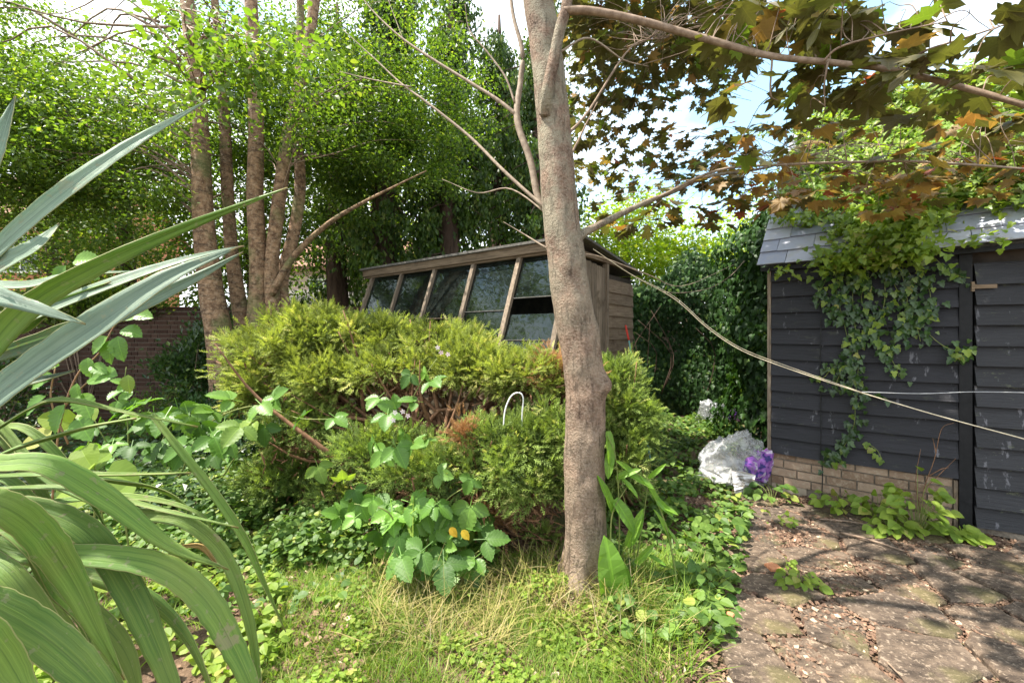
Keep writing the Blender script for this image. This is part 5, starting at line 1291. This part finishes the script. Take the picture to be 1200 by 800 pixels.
# ------------------------------------------------------------------ spiky plant, left foreground
flax = thing('flax_plant', 'big sword leaved New Zealand flax leaning in from the left edge', 'plant', (-1.45, 1.0, 0))
BASE = Vector((-1.45, 1.0, 0.05))
def blade(pts, wpx, mat, nrm=(0, -.8, .6), fold=.35, tip=True, w0=.55, pre=True, peak=.45, label=None):
    PP = [P(*q) for q in pts]
    if pre:
        e0 = PP[0]-(PP[1]-PP[0]).normalized()*.28; e0.y = max(e0.y, .55); PP.insert(0, e0); PP.insert(0, Vector((min(BASE.x, e0.x-.15)+random.uniform(-.1, .1), BASE.y+random.uniform(-.15, .1), .05)))
    n0 = len(PP)
    C_, t_ = smooth_path(PP, list(range(n0)), 9)
    seg = np.linalg.norm(np.diff(C_, axis=0), axis=1); s = np.concatenate([[0], np.cumsum(seg)]); tt = s/s[-1]
    k0 = t_[0]; vis0 = 2 if pre else 0
    tv = tt[np.argmin(np.abs(t_-vis0))]
    q = np.clip((tt-tv)/(1-tv), 0, 1)
    zmid = np.mean([p_[2] for p_ in pts]); W = wpx/F*zmid/2
    prof = np.where(q < peak, w0+(1-w0)*np.sin(q/peak*math.pi/2), (1-np.clip((q-peak)/(1-peak), 0, 1)**1.25)**.9)*.86
    if not tip: prof = np.maximum(prof, .8)
    prof = prof*(1+.025*np.sin(np.arange(len(prof))*1.7+random.uniform(0, 6))+.015*rng.standard_normal(len(prof)))
    prof = prof*W*(.92 if mat == 'blade_blue' else .80); prof[-1] = .0006
    tg = np.gradient(C_, axis=0); tg /= np.linalg.norm(tg, axis=1)[:, None]
    nv = np.array(nrm, float)
    side = np.cross(tg, nv[None]); side /= np.linalg.norm(side, axis=1)[:, None]+1e-9
    up = np.cross(side, tg)
    V = []; UV = []
    cols = (-1, -.6, -.2, .2, .6, 1)
    for i in range(len(C_)):
        for c in cols:
            V.append(C_[i]+side[i]*c*prof[i]+up[i]*(abs(c)*fold*prof[i]+.0025*math.sin(c*9+i*.15))); UV.append((.5+c/2, s[i]*6))
    nc = len(cols); T = []
    for i in range(len(C_)-1):
        for k in range(nc-1): a = i*nc+k; T.append((a, a+1, a+1+nc, a+nc))
    me = np_mesh('blade', np.array(V), np.array(T), mat, uv=np.array(UV), smooth=True, v=np.repeat(q, nc))
    o = wchild('blade', me, flax, label=label); sm = o.modifiers.new('thickness', 'SOLIDIFY'); sm.thickness = .0016; sm.offset = 0
    return o
B_, G_ = 'blade_blue', 'blade_green'
blade([(-45, 335, .95), (20, 272, 1.0), (90, 215, 1.05), (165, 163, 1.12), (243, 118, 1.2)], 27, B_, (.35, -.85, .4), .25)
blade([(-40, 440, .9), (30, 360, .95), (110, 312, 1.0), (210, 268, 1.1), (337, 220, 1.25)], 36, G_, (.25, -.55, -.8), .3, w0=.7, peak=.2)
blade([(-40, 410, .95), (40, 372, 1.0), (130, 335, 1.05), (215, 305, 1.12), (286, 288, 1.2)], 26, B_, (.2, -.7, .7), .3)
blade([(-40, 495, .85), (30, 440, .9), (110, 385, .95), (200, 325, 1.02), (278, 290, 1.1)], 44, B_, (.4, -.8, .5), .45, w0=.7)
blade([(-30, 425, 1.0), (60, 395, 1.05), (150, 362, 1.1), (230, 325, 1.2), (285, 295, 1.25)], 26, B_, (.0, -.9, -.3), .3)
blade([(-60, 325, .8), (-10, 345, .8), (45, 362, .83), (100, 380, .86)], 34, B_, (.0, -.75, .65), .2, pre=False, w0=.9, peak=.3)
blade([(-40, 330, .95), (0, 312, .98), (40, 290, 1.0), (70, 262, 1.05)], 34, B_, (.3, -.8, .5), .3, w0=.9, peak=.3)
blade([(-30, 240, .9), (-10, 190, .92), (5, 150, .94), (18, 113, .96)], 22, B_, (.5, -.8, .3), .3)
blade([(-40, 470, .9), (0, 457, .9), (45, 446, .92), (88, 434, .95)], 24, B_, (0, -.8, .6), .3, w0=.9, peak=.3)
blade([(-40, 330, 1.15), (30, 335, 1.15), (90, 322, 1.2), (160, 318, 1.25)], 15, B_, (0, -.8, .6), .3)
blade([(-30, 370, 1.0), (20, 385, 1.0), (60, 360, 1.02), (130, 330, 1.05)], 20, G_, (0, -.8, -.5), .3)
blade([(-30, 520, 1.0), (40, 478, 1.0), (80, 470, 1.0), (150, 484, 1.05), (232, 500, 1.15)], 13, G_, (0, -.4, .9), .4)
blade([(-30, 545, .95), (30, 520, 1.0), (100, 500, 1.05), (160, 490, 1.1)], 14, G_, (0, -.4, -.9), .4)
blade([(-60, 552, .75), (0, 545, .78), (60, 548, .82), (130, 588, .88), (200, 640, .93), (268, 667, .98)], 40, G_, (.15, -.6, .8), .25, w0=.7, peak=.35)
blade([(-50, 590, .7), (0, 592, .72), (45, 622, .76), (85, 680, .8), (115, 740, .82), (146, 796, .84)], 48, G_, (.45, -.7, .5), .25, w0=.85, peak=.35)
blade([(-20, 590, .85), (50, 598, .88), (105, 625, .9), (145, 680, .92), (175, 740, .92), (210, 830, .92), (225, 900, .92)], 42, G_, (.5, -.7, .45), .3, w0=.7, peak=.5, label='blade with a bleached brown scar on its bend')
blade([(30, 650, .85), (120, 652, .88), (190, 665, .92), (238, 700, .95), (272, 755, .96), (300, 820, .96), (320, 900, .96)], 42, G_, (.4, -.7, .6), .3, w0=.6, peak=.5)
blade([(178, 485, 1.2), (205, 520, 1.2), (245, 570, 1.22), (285, 630, 1.25), (308, 680, 1.28), (335, 740, 1.3)], 14, G_, (.5, -.7, .4), .4, pre=False, w0=.6)
blade([(60, 565, 1.1), (150, 600, 1.1), (215, 610, 1.12), (262, 650, 1.15), (290, 720, 1.15), (302, 790, 1.15), (310, 870, 1.15)], 22, G_, (.5, -.7, .4), .35)
blade([(-60, 690, .62), (0, 715, .65), (60, 752, .68), (120, 810, .7), (170, 890, .7)], 58, G_, (.3, -.6, .75), .2, w0=.9)
blade([(-60, 700, .55), (-10, 745, .58), (25, 800, .6), (60, 880, .6)], 46, G_, (.4, -.7, .6), .2, w0=.9)
blade([(-30, 640, .95), (60, 660, .98), (150, 690, 1.0), (205, 730, 1.02), (240, 790, 1.02), (262, 870, 1.02)], 26, G_, (.4, .6, -.6), .3)
blade([(40, 545, 1.15), (120, 560, 1.15), (180, 570, 1.18), (215, 590, 1.2), (236, 625, 1.2)], 15, G_, (.3, -.5, -.7), .3)
blade([(-40, 560, 1.0), (60, 556, 1.05), (140, 556, 1.1), (224, 554, 1.15)], 11, G_, (0, -.4, .9), .3)
blade([(-40, 575, 1.0), (60, 572, 1.05), (120, 580, 1.08), (200, 600, 1.1), (280, 618, 1.15)], 13, G_, (0, -.3, .95), .3)
blade([(-40, 610, 1.05), (60, 590, 1.1), (150, 582, 1.12), (230, 600, 1.16), (260, 640, 1.2)], 13, G_, (.2, -.5, .8), .3)
blade([(-30, 600, .8), (30, 640, .8), (60, 690, .82), (100, 740, .84), (120, 830, .85)], 30, G_, (-.3, -.6, -.6), .3)
blade([(-30, 640, .8), (20, 680, .78), (70, 760, .8), (90, 850, .8)], 36, G_, (.4, -.7, .5), .3)
blade([(60, 680, .95), (110, 720, .98), (150, 770, 1.0), (170, 850, 1.0)], 30, G_, (.4, -.6, .6), .3)
blade([(210, 640, 1.18), (235, 640, 1.2), (250, 655, 1.2), (258, 668, 1.2)], 8, 'blade_dead', (.2, -.8, .5), .3, pre=False, label='withered orange tip')
for (a, b, c, d, wd) in ((-30, 560, 60, 620, 18), (-30, 580, 90, 700, 22), (-20, 620, 130, 640, 16), (-30, 660, 110, 780, 24), (-30, 520, 40, 560, 20), (-20, 500, 90, 560, 14), (0, 600, 140, 800, 20), (-30, 720, 50, 850, 30)):
    blade([(a, b, 1.2), ((a+c)/2, (b+d)/2-25, 1.2), (c, d, 1.22), (c+35, d+60, 1.25)], wd, G_, (.2, -.6, random.choice((-.6, .6))), .3)

# ------------------------------------------------------------------ ground cover, grass, litter
def band(n, x0, x1, y0, y1): return rng.uniform(x0, x1, n), rng.uniform(y0, y1, n)
def to_px(x, y, z): return 600+F*x/y, HY+F*(CH-z)/y
def stuff_leaf(name, n, region, test, tmpl, size, mat, h0=.02, h1=.1, tilt=.35, label=None, cat=None, up=1.0):
    x, y = band(n*4, *region); px, py = to_px(x, y, 0)
    ok = test(x, y, px, py); x, y = x[ok][:n], y[ok][:n]; n = len(x)
    clump = .5+.5*np.sin(x*7+1.3*np.sin(y*5))*np.sin(y*8+2*np.sin(x*3))
    z = gz(x, y)+h0+(h1-h0)*rng.random(n)*clump
    p = np.stack([x, y, z], 1); an = rng.uniform(0, 2*math.pi, n)
    ax = np.stack([np.cos(an), np.sin(an)-.3, rng.normal(-.1, .25, n)], 1); nr = rv(n, tilt)+np.array([0, -.25, up])
    o = link(name, scatter(name, tmpl, p, ax, nr, size*rng.uniform(.55, 1.3, n), mat, uvok=True), kind='stuff', label=label, cat=cat)
    return o
nonpave = lambda x, y: x < 0.62+0.60*(y-1.9)
def noi(x, y, s=1.0, o=0.0): return .5+.5*np.sin(x*2.9*s+o+1.7*np.sin(y*2.1*s+o))*np.cos(y*3.3*s-o+1.3*np.sin(x*2.3*s))
stuff_leaf('ground_cover', 15000, (-4.6, .2, 2.3, 6.2), lambda x, y, px, py: (px < 440) & nonpave(x, y) & ((py < 650-.25*(px-150)) | (rng.random(len(x)) < .25*noi(x, y, 1.5))), T_ROUND, .048, 'ground_leaf', .02, .16, label='carpet of small rounded leaves under the juniper and beside the flax', cat='ground cover')
stuff_leaf('ground_cover', 5200, (-2.6, -.1, 2.75, 3.9), lambda x, y, px, py: (px > 190) & (px < 590) & (py > 530) & (noi(x, y, 2.1, 1.7) > .25), T_ROUND, .045, 'ground_leaf', .03, .34, label='taller leafy weeds against the base of the juniper', cat='ground cover')
stuff_leaf('ground_cover', 9000, (.5, 3.6, 2.1, 7.8), lambda x, y, px, py: (px > 690) & (px < 895) & (py > 480) & ((x < 0.98+.60*(y-1.9)) | ((y > 4.3) & (rng.random(len(x)) < .6))) & (noi(x, y, 1.6, 2.) > .22), T_SERR, .062, 'ground_leaf', .02, .22, label='low weeds and creeping ivy between the maple trunk and the carrier bags', cat='ground cover')
stuff_leaf('ground_cover', 4200, (-1.8, 1.2, 1.7, 3.0), lambda x, y, px, py: (px > 330) & (px < 850) & nonpave(x-.05, y) & (noi(x, y, 2.2, 4.) > .58), T_OVAL, .028, 'ground_leaf_lime', .02, .10, label='scattered lime green seedlings in the rough grass', cat='ground cover')
stuff_leaf('ground_cover', 2600, (-2.2, 1.0, 1.0, 3.2), lambda x, y, px, py: (px > -50) & (px < 330) & (py > 560) & (noi(x, y, 1.8, 1.) > .5), T_OVAL, .055, 'ground_leaf_lime', .02, .14, label='bright leafy weeds showing between the lower flax blades', cat='ground cover')
stuff_leaf('ground_cover', 5000, (-8.2, -2.4, 3.4, 7.2), lambda x, y, px, py: (px > -20) & (px < 300), T_DIAMOND, .085, 'ivy', .02, .3, label='dark weeds at the foot of the brick wall', cat='ground cover')
# dead leaves
def litter_test(x, y, px, py):
    d = x-(0.55+0.60*(y-1.9)); wall = (4.30-0.90*(x-2.6))-y
    pr = np.where(wall < .75, 1.0, np.where(y > 2.7, 1.0, .6))*np.clip(d/.2+.4, 0.15, 1)
    pr = np.where(d < .25, .9, pr)
    return (wall > .02) & (d > -.3) & (rng.random(len(x)) < pr*(.3+.9*noi(x, y, 2.0, 3.)))
T_CURL = (np.array([(0, 0, .12), (.28, .4, 0), (.2, .8, .14), (0, 1, .1), (-.2, .8, .02), (-.3, .4, .16)]), np.array([(0, 1, 5), (1, 2, 5), (2, 4, 5), (2, 3, 4)]))
stuff_leaf('leaf_litter', 52000, (.5, 4.2, 1.5, 5.6), litter_test, T_CURL, .030, 'litter', .012, .036, .4, 'brown dead leaves drifted over the paving and against the shed', 'leaf litter')
stuff_leaf('leaf_litter', 14000, (-2.6, 1.3, 1.6, 4.4), lambda x, y, px, py: (px > 180) & nonpave(x-.1, y) & (noi(x, y, 1.3, .5) > .35), T_CURL, .042, 'litter', .006, .03, .5, 'brown dead leaves and twigs under the grass and the juniper', 'leaf litter')
# grass
def grass(name, n, region, test, hgt, mat, label, lean=.5, wd=.05, biasx=0.0):
    x, y = band(n*4, *region); px, py = to_px(x, y, 0); ok = test(x, y, px, py); x, y = x[ok][:n], y[ok][:n]; n = len(x)
    tv = []; 
    for i in range(4):
        t = i/3; w_ = wd*(1-t)**.7; tv += [(-w_, t, -.28*t*t), (w_, t, -.28*t*t)]
    tv = np.array(tv[:-1]); tt = np.array([(0, 1, 3), (0, 3, 2), (2, 3, 5), (2, 5, 4), (4, 5, 6)])
    p = np.stack([x, y, gz(x, y)-.005], 1)
    fx = np.sin(x*5+2*np.sin(y*4)); fy = np.cos(y*6+x*3)
    ax = np.stack([fx*lean*.6+biasx+rng.normal(0, lean, n), fy*lean*.4+rng.normal(0, lean, n), np.ones(n)], 1)
    nr = np.stack([-ax[:, 0], -ax[:, 1], np.hypot(ax[:, 0], ax[:, 1])], 1)+rv(n, .3)*.5
    link(name, scatter(name, (tv, tt), p, ax, nr, hgt*rng.uniform(.4, 1.3, n), mat, widths=rng.uniform(.6, 1.3, n)), kind='stuff', label=label, cat='grass')
gt = lambda x, y, px, py: (px > 300) & (px < 860) & nonpave(x, y) & (y < 3.0) & ((noi(x, y, 1.7, 1.) > .25) | (rng.random(len(x)) < .3)) & (rng.random(len(x)) < np.clip((py-620)/60, .05, 1))
grass('grass', 34000, (-1.7, 1.3, 1.55, 3.0), gt, .085, 'grass', 'rough sunlit grass at the bottom of the picture', .6, .028)
grass('grass', 2400, (-.9, .75, 2.05, 2.75), lambda x, y, px, py: (px > 430) & (px < 800) & nonpave(x, y) & (noi(x, y, 1.2, 2.) > .35), .26, 'straw', 'long straw coloured grass bent over in front of the maple foot', .9, .010, .4)
grass('grass', 5000, (-3.2, -.3, 2.2, 4.4), lambda x, y, px, py: (px > 100) & (px < 420) & (noi(x, y, 1.1) > .45), .10, 'grass', 'thin grass among the low leaves left of the juniper', .6, .03)
grass('grass', 2600, (.55, 1.3, 1.8, 2.9), lambda x, y, px, py: (px > 700) & (px < 860) & (x < 0.80+.60*(y-1.9)), .20, 'grass', 'longer grass right of the maple foot along the yard edge', .6, .016)
# fallen twigs
for (a, b, Za, Zb, r_, lb) in (((462, 690), (560, 682), 2.55, 2.6, .005, 'thin pale dead stick lying in the grass below the bramble'), ((985, 630), (1060, 652), 3.2, 3.0, .010, 'mossy stick lying along the edge of the paving stones'), ((960, 613), (1030, 622), 3.4, 3.35, .006, 'straight reddish stick on the leaf litter before the brick base'), ((1040, 785), (1055, 800), 1.95, 1.9, .005, 'short dark stick on the paving near the bottom edge')):
    Za = CH*F/(a[1]-HY); Zb = CH*F/(b[1]-HY)
    pa, pb_ = P(*a, Za), P(*b, Zb); pa.z = pb_.z = .03+r_
    mid_ = (pa+pb_)/2+Vector((0, .02, .004)); c0 = (pa+pb_)/2
    o = link('stick', TB().tube([pa-c0, mid_-c0, pb_-c0], [r_, r_*.9, r_*.5], 7, 5, .06).mesh('stick', 'twig_bark'), label=lb, cat='stick'); o.location = c0

# dry stems in front of the shed boards
dt = thing('dry_plant', 'dead branching brown stems in front of the brick base by the door', 'plant', U0+Rs @ Vector((1.1, -.12, 0)))
tb = TB()
for cn in ([(1.08, .02), (1.10, .3), (1.16, .55), (1.20, .80), (1.27, .86)], [(1.10, .30), (1.18, .42), (1.28, .58)], [(1.08, .1), (1.05, .35), (1.08, .62)], [(1.12, .4), (1.20, .48), (1.24, .50)], [(1.17, .6), (1.15, .72)]):
    tb.tube([S(x, -.10, z) for x, z in cn], np.linspace(.004, .0015, len(cn)), 5, 4)
wchild('stem', tb.mesh('stem', 'dead_twig'), dt)

# ------------------------------------------------------------------ bags
def bag(name, label, px, py, w_, h_, d_, mat, seed, shrink=1.0):
    """slumped bag: straight creases meeting at points, as folded film has"""
    Z = CH*F/(py-HY); r = np.random.default_rng(seed)
    c = np.array(P(px, py, Z)); c[2] = 0
    nu, nv_ = 84, 44; V = []
    K = 26; pd = r.normal(0, 1, (K, 3)); pd /= np.linalg.norm(pd, axis=1)[:, None]; pdist = r.uniform(.62, .95, K)*shrink
    cr = r.normal(0, 1, (9, 3)); cr /= np.linalg.norm(cr, axis=1)[:, None]; co = r.uniform(-.6, .6, 9)
    cr = r.normal(0, 1, (24, 3)); cr /= np.linalg.norm(cr, axis=1)[:, None]; co = r.uniform(-.8, .8, 24); ca_ = r.uniform(-.05, .12, 24)
    for i in range(nv_+1):
        t = i/nv_*math.pi
        for j in range(nu):
            a = j/nu*2*math.pi
            d = np.array([math.sin(t)*math.cos(a), math.sin(t)*math.sin(a), math.cos(t)])
            dt_ = pd@d; s_ = np.min(np.where(dt_ > .05, pdist/np.maximum(dt_, .05), 9))      # faceted hull
            s_ = min(s_, 1.15*shrink)
            for k in range(24):                                                            # sharp creases
                s_ += ca_[k]*shrink*max(0, 1-abs(cr[k]@d-co[k])/.11)
            q = d*s_; q[2] = q[2] if q[2] > 0 else q[2]*.35
            V.append((q[0]*w_/2, q[1]*d_/2, max(.0, (q[2]+.34)/1.34*h_)))
    T = []
    for i in range(nv_):
        for j in range(nu): T.append((i*nu+j, i*nu+(j+1) % nu, (i+1)*nu+(j+1) % nu, (i+1)*nu+j))
    me = np_mesh('film', np.array(V), np.array(T)[:, ::-1], mat, smooth=False)
    return c, me
c, me = bag('bag', '', 855, 568, .66, .58, .5, 'bag_clear', 3, 1.05)
t = thing('plastic_bag', 'large crumpled clear plastic bag with purple and blue print, near the shed corner', 'plastic bag', c)
link('film', me, t)
for (dx_, dy_, dz_, w_, h_, sd_) in ((.20, -.10, .06, .26, .40, 21), (.34, -.02, .02, .20, .38, 22), (.12, -.20, .14, .20, .20, 23)):
    o = link('printed_film', bag('p', '', 862, 568, w_, h_, .22, 'bag_purple', sd_, 1.0)[1], t); o.location = (dx_, dy_, dz_); o.rotation_euler = (.1, random.uniform(-.3, .3), random.uniform(0, 2))
def flap(pts, mat, name='flap'):
    V = []; n = len(pts); 
    ctr = np.mean(np.array(pts), axis=0)
    rg = 3
    V = [ctr+np.array([0, -.03, 0])]
    for k in range(1, rg+1):
        for p_ in pts: V.append(ctr+(np.array(p_)-ctr)*k/rg+rv(1, .013)[0])
    T = []
    for i in range(n): T.append((0, 1+i, 1+(i+1) % n, 1+(i+1) % n))
    T3 = [t_[:3] for t_ in T]
    for k in range(rg-1):
        for i in range(n):
            a = 1+k*n+i; b = 1+k*n+(i+1) % n; T3 += [(a, b, b+n), (a, b+n, a+n)]
    return np_mesh(name, np.array(V), np.array(T3), mat)
link('flap', flap([(-.12, -.26, .22), (.0, -.29, .24), (.10, -.29, .2), (.02, -.34, .08), (-.04, -.35, -.0), (-.12, -.33, .04)], 'ribbed_bag'), t)
link('flap', flap([(-.36, -.05, .20), (-.26, -.15, .24), (-.1, -.24, .26), (-.14, -.28, .14), (-.24, -.24, .08)], 'bag_white'), t)
link('handle', flap([(.12, -.12, .40), (.20, -.18, .38), (.24, -.20, .30), (.16, -.25, .30)], 'bag_white', 'handle'), t)
link('contents', bag('bag', '', 862, 566, .52, .36, .4, 'rubbish', 8, .9)[1], t)
c, me = bag('bag', '', 838, 500, .62, .42, .5, 'bag_clear', 11)
t = thing('plastic_bag', 'smaller clear bag with a purple corner lying behind the large bag', 'plastic bag', c); link('film', me, t)
o = link('printed_film', bag('p', '', 862, 568, .34, .24, .22, 'bag_purple', 31, 1.0)[1], t); o.location = (.22, -.05, .10)
c, me = bag('bag', '', 791, 482, .50, .30, .4, 'bag_white', 5)
t = thing('plastic_bag', 'plain white bag on the ground beside the right juniper, farthest back', 'plastic bag', c); link('film', me, t)

# ------------------------------------------------------------------ lines, hoop, cane, bits
rp_ = [(695, 292, 2.78), (740, 322, 2.85), (790, 350, 2.9), (830, 385, 2.9), (870, 411, 2.9), (930, 434, 2.85), (1010, 460, 2.75), (1100, 487, 2.65), (1200, 514, 2.5), (1330, 550, 2.35)]
t = thing('rope', 'cream coloured rope sagging across the black shed from the maple', 'rope', P(*rp_[3]))
wchild('cord', TB().tube([P(*q) for q in rp_], [.0015, .0018, .0030]+[.0036]*(len(rp_)-3), 6, 8).mesh('cord', 'rope'), t)
wchild('cord', TB().tube([P(q[0], q[1]-(2.5 if 780 < q[0] < 1000 else .5), q[2]-.012) for q in rp_[:7]], [.0018]*7, 5, 8).mesh('cord', 'rope'), t)
o = link('wire', TB().tube([P(1010, 459, 2.75), P(1080, 461, 2.8), (P(1140, 459, 2.8)), P(1210, 460, 2.75), P(1300, 462, 2.7)], [.0022]*5, 5, 6).mesh('wire', 'wire'), label='thin grey wire running level across the shed door', cat='wire')
wp = [(778, 342, 4.9), (800, 343, 4.9), (830, 338, 4.9), (855, 324, 4.9), (872, 306, 5.0)]
o = link('wire', TB().tube([P(*q) for q in wp], [.004]*5, 5, 6).mesh('wire', 'pale_twig'), label='looped pale wire hanging before the dark ivy, left of the shed', cat='wire')
ck = thing('garden_cane', 'teal garden cane with a red top leaning by the end of the greenhouse', 'cane', (P(752, 440, 5.0).x, 5.0, 0))
a, b = P(764, 520, 5.0), P(733, 381, 5.2); mm = a+(b-a)*.87; a.z = 0
a = b+(a-b)*1.0
wchild('shaft', TB().tube([a, mm], [.011, .010], 7).mesh('shaft', 'teal_plastic'), ck)
wchild('tip', TB().tube([mm, b], [.013, .012], 7).mesh('tip', 'red_paint'), ck)
o = link('metal_hoop', TB().tube([P(590, 500, 3.0), P(592, 480, 3.0), P(599, 464, 3.0), P(608, 460, 3.0), P(613, 466, 3.0), P(612, 485, 3.02), P(611, 520, 3.05)], [.005]*7, 7, 6).mesh('metal_hoop', 'white_metal'), label='white metal hoop poking out of the juniper', cat='hoop')
def rubble(label, px, py, w_, l_, h_, rz):
    Z = CH*F/(py-HY); c = P(px, py, Z); c.z = .018
    me = prism('brick_piece', np.array([(-w_, -l_*.8), (w_*.8, -l_), (w_, l_*.3), (w_*.5, l_), (-w_*.9, l_*.8)]), 0, h_, 'terracotta', .006)
    o = link('brick_piece', me, label=label, cat='brick piece'); o.location = c; o.rotation_euler = (.03, .05, rz)
rubble('flat piece of orange brick lying among the litter beside the seedling', 906, 669, .045, .04, .022, .2)
rubble('small orange brick chip on the paving, farther left of the two', 856, 724, .018, .02, .012, .9)
# pale yellow bucket behind the flax blades
yb = thing('yellow_plant', 'large yellow green leaves showing behind the flax blades at the left edge', 'plant', (-2.3, 2.6, 0))
ym = shared('leaf', T_ROUND, 'ground_leaf_lime')
for (px, py, Z, s) in ((110, 540, 2.4, .22), (125, 552, 2.3, .18), (130, 530, 2.5, .16), (95, 525, 2.4, .15), (60, 510, 2.5, .16), (85, 495, 2.6, .15), (70, 530, 2.3, .18), (140, 575, 2.2, .16), (115, 570, 2.2, .17), (15, 440, 2.6, .12), (100, 480, 2.6, .12), (60, 590, 2.0, .16), (100, 640, 1.9, .16), (120, 660, 1.9, .14), (60, 700, 1.8, .16)):
    placeleaf('leaf', ym, yb, P(px, py, Z), np.array([random.gauss(0, .6), -.3, random.gauss(-.3, .4)]), np.array([0, -.7, .7])+rv(1, .25)[0], s)
tb = TB()
for (px, py, Z) in ((110, 540, 2.4), (60, 510, 2.5), (100, 480, 2.6), (140, 575, 2.2), (100, 640, 1.9)):
    e = P(px, py, Z); s = Vector((e.x-.05, e.y+.1, 0)); tb.tube([s, (s+e)/2+Vector((.03, 0, .02)), e], [.006, .005, .003], 5)
wchild('stem', tb.mesh('stem', 'green_stem'), yb)
print('tris', sum(len(o.data.polygons) for o in bpy.data.objects if o.type == 'MESH'), 'objects', len(bpy.data.objects))
